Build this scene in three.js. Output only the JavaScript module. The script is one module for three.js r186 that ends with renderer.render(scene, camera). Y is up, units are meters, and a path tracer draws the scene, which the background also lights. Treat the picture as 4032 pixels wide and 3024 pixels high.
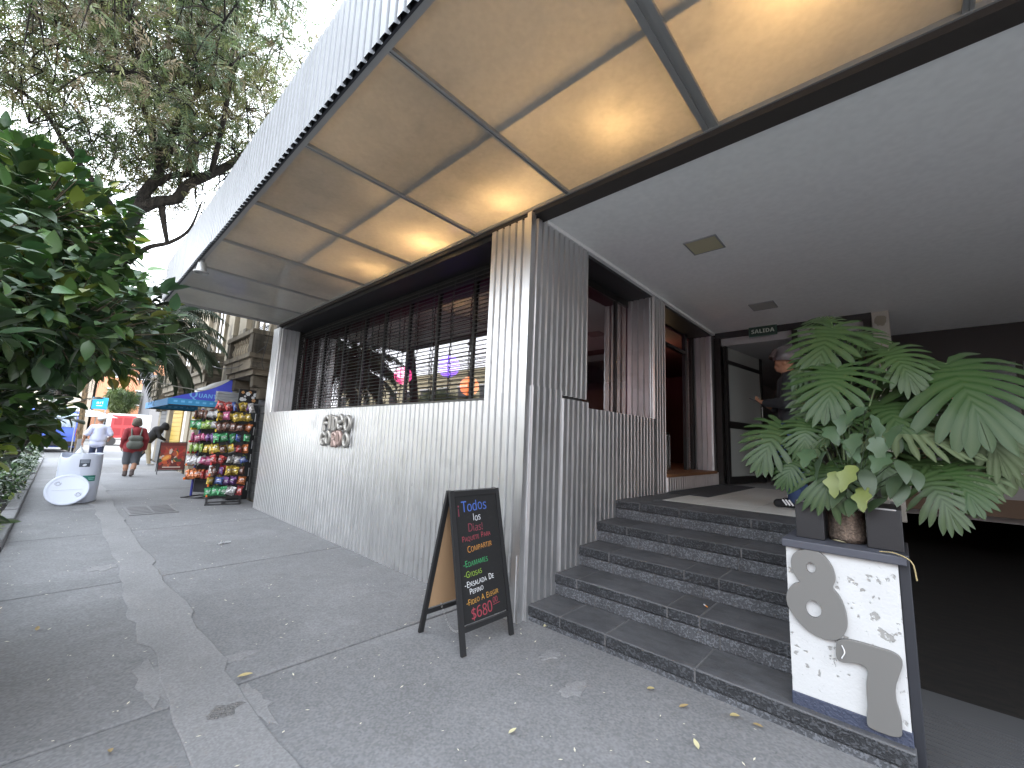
import * as THREE from 'three';
import { mergeGeometries, mergeVertices } from 'three/addons/utils/BufferGeometryUtils.js';
import { RoundedBoxGeometry } from 'three/addons/geometries/RoundedBoxGeometry.js';
import { MarchingCubes } from 'three/addons/objects/MarchingCubes.js';
import { FontLoader } from 'three/addons/loaders/FontLoader.js';
import { TextGeometry } from 'three/addons/geometries/TextGeometry.js';

const scene = new THREE.Scene();
// ------------------------------------------------------------------ camera
const camera = new THREE.PerspectiveCamera(85.67, 4 / 3, 0.05, 400);
camera.rotation.order = 'YXZ';
camera.position.set(0, 1.48, 0);
camera.rotation.set(0.13967, -0.82201, 0.04136);
scene.add(camera);
// ------------------------------------------------------------------ sky, sun, exposure
const SUN = new THREE.Vector3(0.62, 0.56, 0.55).normalize();
{
  const W = 512, H = 256, d = new Float32Array(W * H * 4);
  for (let j = 0; j < H; j++) for (let i = 0; i < W; i++) {
    const el = ((j + 0.5) / H - 0.5) * Math.PI, az = ((i + 0.5) / W - 0.5) * 2 * Math.PI;
    const x = Math.cos(el) * Math.cos(az), y = Math.sin(el), z = Math.cos(el) * Math.sin(az);
    const up = Math.max(0, y), c = x * SUN.x + y * SUN.y + z * SUN.z;
    const g = 0.9 * Math.exp((c - 1) * 9);
    const n = 0.06 * Math.sin(x * 5 + 2 * z) * Math.sin(y * 7 + 3 * x) + 0.04 * Math.sin(z * 11 + y * 9);
    const k = 2.2 * (y < 0 ? 0.55 : 1) * (1.0 + n) * (1.05 - 0.12 * up);
    const o = (j * W + i) * 4;
    d[o] = k * (0.97 - 0.16 * up) + g; d[o + 1] = k * (1.0 - 0.09 * up) + g * 0.95; d[o + 2] = k * (1.05 + 0.0 * up) + g * 0.85; d[o + 3] = 1;
  }
  const t = new THREE.DataTexture(d, W, H, THREE.RGBAFormat, THREE.FloatType);
  t.mapping = THREE.EquirectangularReflectionMapping; t.magFilter = THREE.LinearFilter; t.minFilter = THREE.LinearFilter; t.needsUpdate = true;
  scene.background = t; scene.environment = t;
}
const sun = new THREE.DirectionalLight(new THREE.Color(1, 0.9, 0.74), 2.0);
sun.position.copy(SUN).multiplyScalar(60).add(new THREE.Vector3(2, 0, -12)); sun.target.position.set(2, 0, -12);
sun.castShadow = true; sun.shadow.mapSize.set(4096, 4096);
Object.assign(sun.shadow.camera, { left: -45, right: 45, top: 45, bottom: -45, near: 1, far: 160 });
sun.shadow.radius = 1.5;
scene.add(sun, sun.target);
const renderer = new THREE.WebGLRenderer({ antialias: true });
renderer.setSize(1024, 768);
renderer.toneMapping = THREE.LinearToneMapping;
renderer.toneMappingExposure = 2.75;
renderer.shadowMap.enabled = true;

// ------------------------------------------------------------------ helpers
const V = (x, y, z) => new THREE.Vector3(x, y, z);
function rng(seed) { let a = seed >>> 0; return () => { a = (a + 0x6d2b79f5) >>> 0; let t = Math.imul(a ^ (a >>> 15), 1 | a); t = (t + Math.imul(t ^ (t >>> 7), 61 | t)) ^ t; return ((t ^ (t >>> 14)) >>> 0) / 4294967296; }; }
const R0 = rng(7), rr = (a, b, r = R0) => a + (b - a) * r();
const taken = new Map();
function numbered(n) { const k = taken.get(n) ?? 0; taken.set(n, k + 1); return k ? n + '_' + String(k).padStart(3, '0') : n; }
function tag(o, label, category, group, kind) { if (label) o.userData.label = label; if (category) o.userData.category = category; if (group) o.userData.group = group; if (kind) o.userData.kind = kind; return o; }
function mesh(name, g, m, parent) { const o = new THREE.Mesh(g, m); o.name = parent ? name : numbered(name); o.castShadow = o.receiveShadow = true; (parent ?? scene).add(o); return o; }
function thing(name, label, category, pos = [0, 0, 0], turn = 0, group) { const o = new THREE.Group(); o.name = numbered(name); o.position.set(...pos); o.rotation.y = turn; scene.add(o); return tag(o, label, category, group); }
function part(name, parent) { const o = new THREE.Group(); o.name = name; parent.add(o); return o; }
function struct(name, g, m) { const o = g ? mesh(name, g, m) : new THREE.Group(); if (!g) { o.name = numbered(name); scene.add(o); } o.userData.kind = 'structure'; return o; }
const mg = (a) => { const uv = a.every((g) => g.attributes.uv), nn = a.every((g) => g.attributes.normal), keep = ['position', ...(uv ? ['uv'] : []), ...(nn ? ['normal'] : [])]; return mergeGeometries(a.map((g) => { const q = g.index ? g.toNonIndexed() : g; for (const k of Object.keys(q.attributes)) if (!keep.includes(k)) q.deleteAttribute(k); return q; })); };
// uv in metres from the dominant direction of every face
function muv(g, s = 1, ox = 0, oy = 0) {
  g = g.index ? g.toNonIndexed() : g;
  const p = g.attributes.position, uv = new Float32Array(p.count * 2), a = V(), b = V(), c = V(), n = V();
  for (let i = 0; i < p.count; i += 3) {
    a.fromBufferAttribute(p, i); b.fromBufferAttribute(p, i + 1); c.fromBufferAttribute(p, i + 2);
    n.copy(b).sub(a).cross(c.clone().sub(a));
    const x = Math.abs(n.x), y = Math.abs(n.y), z = Math.abs(n.z);
    [a, b, c].forEach((q, k) => { const u = y >= x && y >= z ? [q.x, q.z] : x >= z ? [q.z, q.y] : [q.x, q.y]; uv[(i + k) * 2] = u[0] * s + ox; uv[(i + k) * 2 + 1] = u[1] * s + oy; });
  }
  g.setAttribute('uv', new THREE.BufferAttribute(uv, 2)); return g;
}
// box between two corners
function bx(x0, x1, y0, y1, z0, z1, uvs = 1) { const g = new THREE.BoxGeometry(Math.abs(x1 - x0), Math.abs(y1 - y0), Math.abs(z1 - z0)); g.translate((x0 + x1) / 2, (y0 + y1) / 2, (z0 + z1) / 2); return muv(g, uvs); }
function rbx(x0, x1, y0, y1, z0, z1, r = 0.01, seg = 2) { const g = new RoundedBoxGeometry(x1 - x0, y1 - y0, z1 - z0, seg, Math.min(r, (x1 - x0) / 2.01, (y1 - y0) / 2.01, (z1 - z0) / 2.01)); g.translate((x0 + x1) / 2, (y0 + y1) / 2, (z0 + z1) / 2); return muv(g); }
function cyl(r0, r1, h, x, y, z, seg = 20, open = false) { const g = new THREE.CylinderGeometry(r1, r0, h, seg, 1, open); g.translate(x, y + h / 2, z); return g; }
function rod(a, b, r, seg = 6, r2 = r) { const d = V(...b).sub(V(...a)), g = new THREE.CylinderGeometry(r2, r, d.length(), seg); g.applyQuaternion(new THREE.Quaternion().setFromUnitVectors(V(0, 1, 0), d.clone().normalize())); g.translate((a[0] + b[0]) / 2, (a[1] + b[1]) / 2, (a[2] + b[2]) / 2); return g; }
function beam(a, b, w, t, up = V(0, 1, 0)) { const A = V(...a), d = V(...b).sub(A), L = d.length(), g = new THREE.BoxGeometry(w, t, L); const m = new THREE.Matrix4().lookAt(V(0, 0, 0), d.clone().negate(), up); g.applyMatrix4(m); g.translate((a[0] + b[0]) / 2, (a[1] + b[1]) / 2, (a[2] + b[2]) / 2); return muv(g); }
function tube(pts, r, seg = 6, r2 = r, n = 0) {
  const c = new THREE.CatmullRomCurve3(pts.map((p) => V(...p))), T = n || pts.length * 3, g = new THREE.TubeGeometry(c, T, 1, seg), p = g.attributes.position;
  const fr = []; for (let i = 0; i <= T; i++) fr.push(c.getPointAt(i / T));
  for (let i = 0; i <= T; i++) for (let j = 0; j <= seg; j++) { const k = i * (seg + 1) + j, R = r + (r2 - r) * i / T; p.setXYZ(k, fr[i].x + (p.getX(k) - fr[i].x) * R, fr[i].y + (p.getY(k) - fr[i].y) * R, fr[i].z + (p.getZ(k) - fr[i].z) * R); }
  return g;
}
// ------------------------------------------------------------------ noise and textures
const hash = (x, y, s) => { let h = Math.imul(x, 374761393) + Math.imul(y, 668265263) + Math.imul(s, 1274126177); h = Math.imul(h ^ (h >>> 13), 1274126177); return ((h ^ (h >>> 16)) >>> 0) / 4294967296; };
function vn(x, y, per, s) { const ix = Math.floor(x), iy = Math.floor(y), fx = x - ix, fy = y - iy, u = fx * fx * (3 - 2 * fx), v = fy * fy * (3 - 2 * fy), w = (a) => ((a % per) + per) % per, a = hash(w(ix), w(iy), s), b = hash(w(ix + 1), w(iy), s), c = hash(w(ix), w(iy + 1), s), d = hash(w(ix + 1), w(iy + 1), s); return a + (b - a) * u + (c - a) * v + (a - b - c + d) * u * v; }
function fbm(u, v, f, oct, s) { let t = 0, a = 0.5, m = 0; for (let i = 0; i < oct; i++, f *= 2, a *= 0.5) { t += a * vn(u * f, v * f, f, s + i); m += a; } return t / m; }
function dtex(N, fn, srgb, rep = 1, M = N) {
  const d = new Uint8Array(N * M * 4);
  for (let j = 0; j < M; j++) for (let i = 0; i < N; i++) { const c = fn(i / N, j / M), o = (j * N + i) * 4; d[o] = Math.max(0, Math.min(255, c[0] * 255)); d[o + 1] = Math.max(0, Math.min(255, c[1] * 255)); d[o + 2] = Math.max(0, Math.min(255, c[2] * 255)); d[o + 3] = 255; }
  const t = new THREE.DataTexture(d, N, M); t.wrapS = t.wrapT = THREE.RepeatWrapping; t.magFilter = THREE.LinearFilter; t.minFilter = THREE.LinearMipmapLinearFilter; t.generateMipmaps = true; if (srgb) t.colorSpace = THREE.SRGBColorSpace; t.repeat.set(rep, rep); t.needsUpdate = true; return t;
}
const grey = (v) => [v, v, v];
const lin = (r, g, b) => new THREE.Color().setRGB(r, g, b);
const std = (o) => new THREE.MeshStandardMaterial({ roughness: 0.7, ...o });
const phy = (o) => new THREE.MeshPhysicalMaterial({ roughness: 0.7, ...o });
function canvasTex(w, h, draw) { const c = document.createElement('canvas'); c.width = w; c.height = h; const x = c.getContext('2d'); draw(x, w, h); const t = new THREE.CanvasTexture(c); t.colorSpace = THREE.SRGBColorSpace; t.magFilter = THREE.LinearFilter; return t; }
const ss = (a, b, x) => { const t = Math.max(0, Math.min(1, (x - a) / (b - a))); return t * t * (3 - 2 * t); };

const T = {
  pave: dtex(1024, (u, v) => { const a = fbm(u, v, 3, 4, 1), b = fbm(u, v, 24, 3, 9), c = vn(u * 300, v * 300, 300, 3), sp = vn(u * 150, v * 150, 150, 5), st = ss(0.56, 0.72, fbm(u, v, 5, 5, 21)); const k = 0.455 + 0.06 * (a - 0.5) + 0.04 * (b - 0.5) + 0.09 * (c - 0.5) - (sp > 0.95 ? 0.05 : 0) + 0.02 * st; return [k, k * 0.995, k * 1.0]; }, true, 0.33),
  paveB: dtex(1024, (u, v) => grey(0.5 + 0.35 * (fbm(u, v, 40, 4, 5) - 0.5) + 0.4 * (vn(u * 400, v * 400, 400, 8) - 0.5)), false, 0.33),
  patch: dtex(512, (u, v) => { const k = 0.52 + 0.1 * (fbm(u, v, 4, 5, 33) - 0.5) + 0.08 * (vn(u * 200, v * 200, 200, 3) - 0.5); return [k, k * 0.99, k * 0.985]; }, true, 0.6),
  stone: dtex(1024, (u, v) => { const a = fbm(u, v, 4, 4, 11), b = fbm(u, v, 60, 3, 12), w = ss(0.5, 0.68, b); const k = 0.3 + 0.1 * (a - 0.5) + 0.13 * w + 0.08 * (vn(u * 400, v * 400, 400, 2) - 0.5); return [k * 0.98, k, k * 1.03]; }, true, 1.9),
  stoneB: dtex(1024, (u, v) => { const b = fbm(u, v, 60, 3, 12), c = fbm(u, v, 12, 3, 4); return grey(0.3 + 0.5 * ss(0.35, 0.7, b) + 0.2 * (c - 0.5)); }, false, 1.9),
  tread: dtex(512, (u, v) => { const a = fbm(u, v, 3, 5, 311), b = fbm(u, v * 0.5, 24, 3, 312); const k = 0.33 + 0.14 * (a - 0.5) + 0.1 * (b - 0.5) + 0.05 * (vn(u * 250, v * 250, 250, 2) - 0.5); return [k, k, k * 1.02]; }, true, 1.1),
  metR: dtex(512, (u, v) => { const s = fbm(u, v * 0.25, 16, 3, 41), a = fbm(u, v, 6, 4, 42), c = vn(u * 128, v * 32, 128, 43); return grey(0.4 + 0.12 * (a - 0.5) + 0.1 * (s - 0.5) + 0.03 * (c - 0.5)); }, false, 0.8),
  metC: dtex(512, (u, v) => { const a = fbm(u, v, 5, 5, 52), s = fbm(u, v * 0.125, 32, 3, 51), d = ss(0.62, 0.75, fbm(u, v, 9, 4, 57)); const k = 0.88 + 0.05 * (a - 0.5) + 0.05 * (s - 0.5) - 0.03 * d; return [k, k, k * 1.0]; }, true, 0.7),
  plaster: dtex(512, (u, v) => { const k = 0.93 + 0.04 * (fbm(u, v, 3, 5, 61) - 0.5) + 0.03 * (vn(u * 200, v * 200, 200, 3) - 0.5); return [k, k, k * 1.0]; }, true, 0.3),
  plasterB: dtex(512, (u, v) => grey(0.5 + 0.4 * (fbm(u, v, 3, 4, 66) - 0.5) + 0.25 * (fbm(u, v, 40, 3, 67) - 0.5)), false, 0.4),
  grain: dtex(512, (u, v) => grey(0.5 + 0.5 * (fbm(u, v, 8, 5, 71) - 0.5)), false, 1),
  bark: dtex(512, (u, v) => { const k = 0.27 + 0.3 * (fbm(u, v * 0.25, 16, 4, 81) - 0.5) + 0.1 * (vn(u * 90, v * 90, 90, 2) - 0.5); return [k * 1.02, k * 0.95, k * 0.86]; }, true, 2),
  stain: dtex(1024, (u, v) => { const a = fbm(u, v, 2, 6, 91), b = fbm(u, v, 7, 5, 92), d = ss(0.55, 0.8, a), e = ss(0.6, 0.78, b) * 0.5; const f = fbm(u, v, 90, 2, 95); const k = 0.92 - 0.1 * d - 0.07 * e + 0.05 * (f - 0.5); return [k, k * 0.99, k * 0.97]; }, true, 0.42),
  white: dtex(1024, (u, v) => { const a = fbm(u, v, 5, 4, 101), p = fbm(u, v, 26, 4, 102), q = fbm(u, v, 9, 3, 104), hole = ss(0.71, 0.77, p * 0.75 + q * 0.32); const sp = vn(u * 110, v * 110, 110, 105) > 0.965 ? 0.16 : 0; const k = 0.93 + 0.05 * (a - 0.5) - hole * 0.22 - sp; return [k, k * (1 - 0.01 * hole), k * (1 - 0.03 * hole)]; }, true, 1.5),
  whiteB: dtex(1024, (u, v) => { const p = fbm(u, v, 26, 4, 102), q = fbm(u, v, 9, 3, 104); return grey(0.75 - 0.45 * ss(0.7, 0.74, p * 0.75 + q * 0.32) + 0.15 * (fbm(u, v, 60, 2, 8) - 0.5)); }, false, 1.5),
  old: dtex(512, (u, v) => { const a = fbm(u, v, 3, 5, 111), s = fbm(u, v * 0.25, 12, 4, 112); const k = 0.62 + 0.25 * (a - 0.5) - 0.22 * ss(0.5, 0.8, s); return [k * 1.0, k * 0.95, k * 0.86]; }, true, 0.4),
};
T.metB = dtex(512, (u, v) => grey(0.5 + 0.5 * (fbm(u, v, 6, 3, 121) - 0.5) + 0.1 * (fbm(u, v, 50, 2, 122) - 0.5)), false, 1.1);
const M = {
  pave: std({ map: T.pave, bumpMap: T.paveB, bumpScale: 0.0018, roughness: 0.92, color: lin(0.97, 0.98, 0.99) }),
  patch: std({ map: T.patch, bumpMap: T.paveB, bumpScale: 0.002, roughness: 0.93, color: lin(0.92, 0.93, 0.95) }),
  dirt: std({ color: lin(0.09, 0.07, 0.05), roughness: 1, map: T.bark }),
  road: std({ color: lin(0.22, 0.22, 0.22), roughness: 0.95, bumpMap: T.paveB, bumpScale: 0.003 }),
  stone: std({ map: T.stone, bumpMap: T.stoneB, bumpScale: 0.006, roughness: 0.75, color: lin(0.95, 0.96, 0.99) }),
  tread: std({ map: T.tread, bumpMap: T.stoneB, bumpScale: 0.0012, roughness: 0.62, color: lin(0.85, 0.86, 0.88) }),
  mortar: std({ map: T.patch, color: lin(0.55, 0.55, 0.56), roughness: 0.95 }),
  metal: std({ map: T.metC, roughnessMap: T.metR, roughness: 1.0, metalness: 0.92, color: lin(0.87, 0.875, 0.88) }),
  fascia: std({ map: T.metC, roughness: 0.45, metalness: 0.5, color: lin(0.34, 0.35, 0.365) }),
  alu: std({ color: lin(0.42, 0.42, 0.41), roughness: 0.45, metalness: 0.6 }),
  galv: std({ color: lin(0.33, 0.34, 0.35), roughness: 0.5, metalness: 0.5 }),
  iron: std({ color: lin(0.16, 0.16, 0.165), roughness: 0.6, metalness: 0.3 }),
  black: std({ color: lin(0.018, 0.018, 0.02), roughness: 0.5 }),
  blackM: std({ color: lin(0.02, 0.019, 0.018), roughness: 0.42, metalness: 0.3 }),
  beam: std({ color: lin(0.045, 0.038, 0.034), roughness: 0.7, bumpMap: T.grain, bumpScale: 0.01 }),
  ceiling: std({ map: T.plaster, bumpMap: T.plasterB, bumpScale: 0.012, roughness: 0.85, color: lin(1.0, 1.0, 0.98) }),
  wallGrey: std({ map: T.plaster, roughness: 0.85, color: lin(0.45, 0.45, 0.45) }),
  tile: std({ map: T.plaster, roughness: 0.4, color: lin(0.78, 0.76, 0.71) }),
  wine: std({ color: lin(0.12, 0.03, 0.035), roughness: 0.7 }),
  wood: std({ color: lin(0.2, 0.09, 0.04), roughness: 0.6, bumpMap: T.grain, bumpScale: 0.004 }),
  glass: phy({ transmission: 1, roughness: 0.02, ior: 2.2, color: lin(0.75, 0.72, 0.74) }),
  clear: phy({ transmission: 1, roughness: 0.02, ior: 1.5, color: lin(0.9, 0.92, 0.92) }),
  white: std({ color: lin(0.68, 0.68, 0.69), roughness: 0.55 }),
};
// ================================================================== ground, pavement, road
struct('ground', bx(-120, 160, -0.6, -0.24, -160, 60), M.dirt);
struct('road', bx(-11, -2.6, -0.3, -0.13, -160, 60, 0.3), M.road);
struct('cross_road', bx(-2.6, 60, -0.3, -0.05, -58, -27, 0.3), std({ color: lin(0.14, 0.138, 0.135), roughness: 0.95, bumpMap: T.paveB, bumpScale: 0.003 }));
struct('far_pavement', bx(-2.6, 60, -0.3, 0.02, -66, -58, 0.3), M.pave);
const pavement = struct('pavement');
mesh('joint_bed', bx(-0.28, 3.0, -0.22, -0.05, -26.9, 12), M.dirt, pavement);
{
  const r = rng(31), zs = [12]; for (let z = -2.96; z > -27; z -= 2.6) zs.push(z); zs.push(-27);
  for (let i = 0; i + 1 < zs.length; i++) for (const [x0, x1] of [[-0.27, 0.735], [0.743, 2.98]]) {
    const g = rbx(x0, x1, -0.18, 0, zs[i + 1] + 0.009, zs[i] - 0.009, 0.012, 2);
    const ou = r() * 3, ov = r() * 3, uv = g.attributes.uv; for (let k = 0; k < uv.count; k++) uv.setXY(k, uv.getX(k) + ou, uv.getY(k) + ov);
    const o = mesh('slab', g, M.pave, pavement); o.position.y = (r() - 0.5) * 0.004;
  }
  // ragged repair strip of paler mortar, with its smeared edges
  const strip = (pts, y, name) => { const s = new THREE.Shape(pts.map((p) => new THREE.Vector2(p[0], p[1]))); const g = new THREE.ExtrudeGeometry(s, { depth: 0.006, bevelEnabled: true, bevelSize: 0.006, bevelThickness: 0.002, bevelSegments: 1 }); g.rotateX(Math.PI / 2); g.translate(0, y + 0.004, 0); return mesh(name, muv(g), M.patch, pavement); };
  const L = [], Rr = []; let el = 0, er = 0;
  for (let z = 1; z > -26.8; z -= 0.13) { el = el * 0.8 + (r() - 0.5) * 0.03; er = er * 0.8 + (r() - 0.5) * 0.026; if (r() < 0.03) el -= 0.05; if (r() < 0.03) er += 0.04; L.push([0.62 + el, z]); Rr.push([0.89 + er, z]); }
  strip([...L, ...Rr.reverse()], 0.004, 'repair_strip');
  const blob = (cx, cz, a, b, n = 26) => { const p = []; for (let i = 0; i < n; i++) { const t = i / n * Math.PI * 2, k = 0.55 + 0.6 * r(); p.push([cx + Math.cos(t) * a * k, cz + Math.sin(t) * b * k]); } return p; };
  for (const [cx, cz, a, b] of [[0.57, -3.3, 0.09, 0.3], [0.93, -2.7, 0.06, 0.25], [1.0, -3.3, 0.1, 0.06], [0.5, -6.2, 0.14, 0.12], [0.48, -10.6, 0.2, 0.12], [2.35, -1.55, 0.12, 0.06], [2.55, -1.9, 0.09, 0.05]]) strip(blob(cx, cz, a, b), -0.0005, 'mortar_smear');
  // broken hole in the strip
  const hole = blob(0.79, -2.72, 0.09, 0.06, 14); strip(hole, 0.007, 'broken_patch').material = std({ map: T.patch, color: lin(0.8, 0.79, 0.78), bumpMap: T.stoneB, bumpScale: 0.02, roughness: 1 });
}
// kerb and planting bed beside the pavement
struct('planting_bed', bx(-2.6, -0.28, -0.3, 0.02, -26, 3), M.dirt);
{ const k = struct('kerb'); for (let z = 3; z > -26; z -= 0.9) if (z < -7.5 || z > -6) mesh('kerb_stone', rbx(-0.42 + rr(-0.02, 0.02), -0.27, -0.1, 0.09 + rr(-0.02, 0.03), z - 0.88, z, 0.015), M.pave, k); }
// drain grate in the pavement
{
  const t = thing('drain_grate', 'grey iron drain grate set in the pavement', 'grate', [1.31, 0.002, -10.0]);
  mesh('frame', mg([bx(-0.33, 0.33, 0, 0.012, -0.5, -0.47), bx(-0.33, 0.33, 0, 0.012, 0.47, 0.5), bx(-0.33, -0.3, 0, 0.012, -0.47, 0.47), bx(0.3, 0.33, 0, 0.012, -0.47, 0.47), bx(-0.015, 0.015, 0, 0.012, -0.47, 0.47)]), M.iron, t);
  mesh('pit', bx(-0.3, 0.3, 0.0005, 0.003, -0.47, 0.47), M.black, t);
  for (let i = 0; i < 6; i++) mesh('bar', bx(-0.3, 0.3, 0.003, 0.0115, -0.44 + i * 0.165, -0.34 + i * 0.165), M.iron, t);
}
// ================================================================== entrance steps and landing
const steps = thing('entrance_steps', 'dark stone entrance steps climbing beside the corrugated wall', 'steps');
{
  const nose = [[2.88, 0.125], [3.25, 0.31], [3.63, 0.495], [3.97, 0.69], [4.37, 0.88]], r = rng(12), J = [0.42, 0.9, 1.35];
  nose.forEach(([x, y], i) => {
    const x1 = i < 4 ? nose[i + 1][0] + 0.05 : 4.75, y0 = i ? nose[i - 1][1] : -0.06, zb = -2.4, ze = i === 0 ? -0.02 : -0.42;
    const cut = [zb, ...J.map((q) => zb + q + rr(-0.18, 0.18, r)), ze];
    const cut2 = [zb, ...J.map((q) => zb + q + rr(-0.22, 0.22, r)), ze];
    const rough = (g, a) => { const p = g.attributes.position; for (let k = 0; k < p.count; k++) { const X = p.getX(k), Y = p.getY(k), Z = p.getZ(k); const n = Math.sin(X * 91 + Z * 57) * Math.sin(Y * 83 + Z * 31 + 1.3); p.setXYZ(k, X + n * a, Y + (Y > y - 0.03 ? n * a * 0.25 : 0), Z); } return g; };
    for (let k = 0; k + 1 < cut.length; k++) { const g = new RoundedBoxGeometry(x1 - x, 0.085, cut[k + 1] - cut[k] - 0.006, 3, 0.012); g.translate((x + x1) / 2, y - 0.0425 + (r() - 0.5) * 0.004, (cut[k] + cut[k + 1]) / 2); { const q = muv(rough(g, 0.0025)), p = q.attributes.position; let n = 0; const top = [], rest = []; for (let v = 0; v < p.count; v += 3) { const yy = Math.min(p.getY(v), p.getY(v + 1), p.getY(v + 2)); (yy > y - 0.008 ? top : rest).push(v, v + 1, v + 2); } q.setIndex([...rest, ...top]); q.addGroup(0, rest.length, 0); q.addGroup(rest.length, top.length, 1); mesh('tread_stone', q, [M.stone, M.tread], steps); } }
    for (let k = 0; k + 1 < cut2.length; k++) { const g = new RoundedBoxGeometry(0.12, y - 0.088 - y0, cut2[k + 1] - cut2[k] - 0.006, 3, 0.01); g.translate(x + 0.012 + 0.06, (y - 0.088 + y0) / 2, (cut2[k] + cut2[k + 1]) / 2); mesh('riser_stone', muv(rough(g, 0.003)), M.stone, steps); }
  });
  nose.forEach(([x, y], i) => { const x1 = i < 4 ? nose[i + 1][0] + 0.1 : 4.74; const ze = i === 0 ? -0.03 : -0.43; mesh('mortar_bed', mg([bx(x + 0.006, x1 - 0.06, y - 0.078, y - 0.004, -2.4, ze), bx(x + 0.02, x1 - 0.06, -0.1, y - 0.0785, -2.4, ze)]), M.mortar, steps); });
}
{
  const l = struct('landing_floor');
  mesh('slab', bx(4.5, 8.3, 0.6, 0.868, -2.4, -0.1), M.wallGrey, l);
  const r = rng(3);
  for (let x = 4.93; x < 8.15; x += 0.456) for (let z = -2.08; z < -0.2; z += 0.456) mesh('floor_tile', rbx(x, Math.min(x + 0.452, 8.2), 0.862, 0.88 + r() * 0.0015, z, Math.min(z + 0.452, -0.12), 0.003, 1), M.tile, l);
  mesh('border_stone', rbx(4.754, 8.2, 0.862, 0.879, -2.39, -2.085, 0.004, 1), M.tread, l);
  mesh('border_stone', rbx(4.754, 4.925, 0.862, 0.879, -2.08, -0.12, 0.004, 1), M.tread, l);
}
tag(mesh('door_mat', rbx(5.75, 8.15, 0.884, 0.895, -2.36, -1.82, 0.006, 1), std({ color: lin(0.05, 0.05, 0.055), roughness: 1, bumpMap: T.paveB, bumpScale: 0.01 })), 'dark ribbed door mat lying on the entrance landing', 'mat');

// ================================================================== the restaurant building
const B = thing('restaurant_building', 'restaurant building clad in corrugated metal with a deep lit canopy', 'building');
const PITCH = 0.0885, PROF = [[0, 0], [0.016, 0], [0.024, 1], [0.0805, 1], [0.0885, 0]];
// corrugated sheet: u runs along dirU from origin, v up, ribs stand out along n
function corr(o, du, n, w, y0, y1, { depth = 0.028, seed = 1, rows = 0, dent = 0.003, botJag = 0, pitch = PITCH } = {}) {
  const r = rng(seed), N = Math.round(w / pitch * 4), R = rows || Math.max(3, Math.round((y1 - y0) / 0.22)), P = [], I = [], U = [];
  const ph = r() * 6, dents = []; for (let i = 0; i < 7; i++) dents.push([r() * w, y0 + r() * (y1 - y0), 0.03 + r() * 0.05, (r() - 0.35) * dent * 3]);
  const cols = []; for (let k = 0; k * pitch < w - 1e-4; k++) for (let q = 0; q < 4; q++) { const u = k * pitch + PROF[q][0] / PITCH * pitch; if (u <= w) cols.push([u, PROF[q][1]]); } cols.push([w, 0]);
  for (let j = 0; j <= R; j++) for (const [u, d] of cols) {
    let y = y0 + (y1 - y0) * j / R; if (j === 0 && botJag) y += (r() - 0.5) * botJag;
    let e = d * depth + dent * 0.5 * Math.sin(y * 1.1 + ph + u * 2) ;
    for (const q of dents) { const s = ((u - q[0]) ** 2 + (y - q[1]) ** 2) / (q[2] * q[2]); if (s < 4) e += q[3] * Math.exp(-s); }
    P.push(o[0] + du[0] * u + n[0] * e, y, o[2] + du[2] * u + n[2] * e); U.push(u + seed * 0.37, y + seed * 0.21);
  }
  const C = cols.length; for (let j = 0; j < R; j++) for (let i = 0; i + 1 < C; i++) { const a = j * C + i, b = a + 1, c = a + C, d = c + 1; I.push(a, b, d, a, d, c); }
  let g = new THREE.BufferGeometry(); g.setAttribute('position', new THREE.Float32BufferAttribute(P, 3)); g.setAttribute('uv', new THREE.Float32BufferAttribute(U, 2)); g.setIndex(I);
  g = g.toNonIndexed(); return g;
}
const SH = PITCH * 10;
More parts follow.
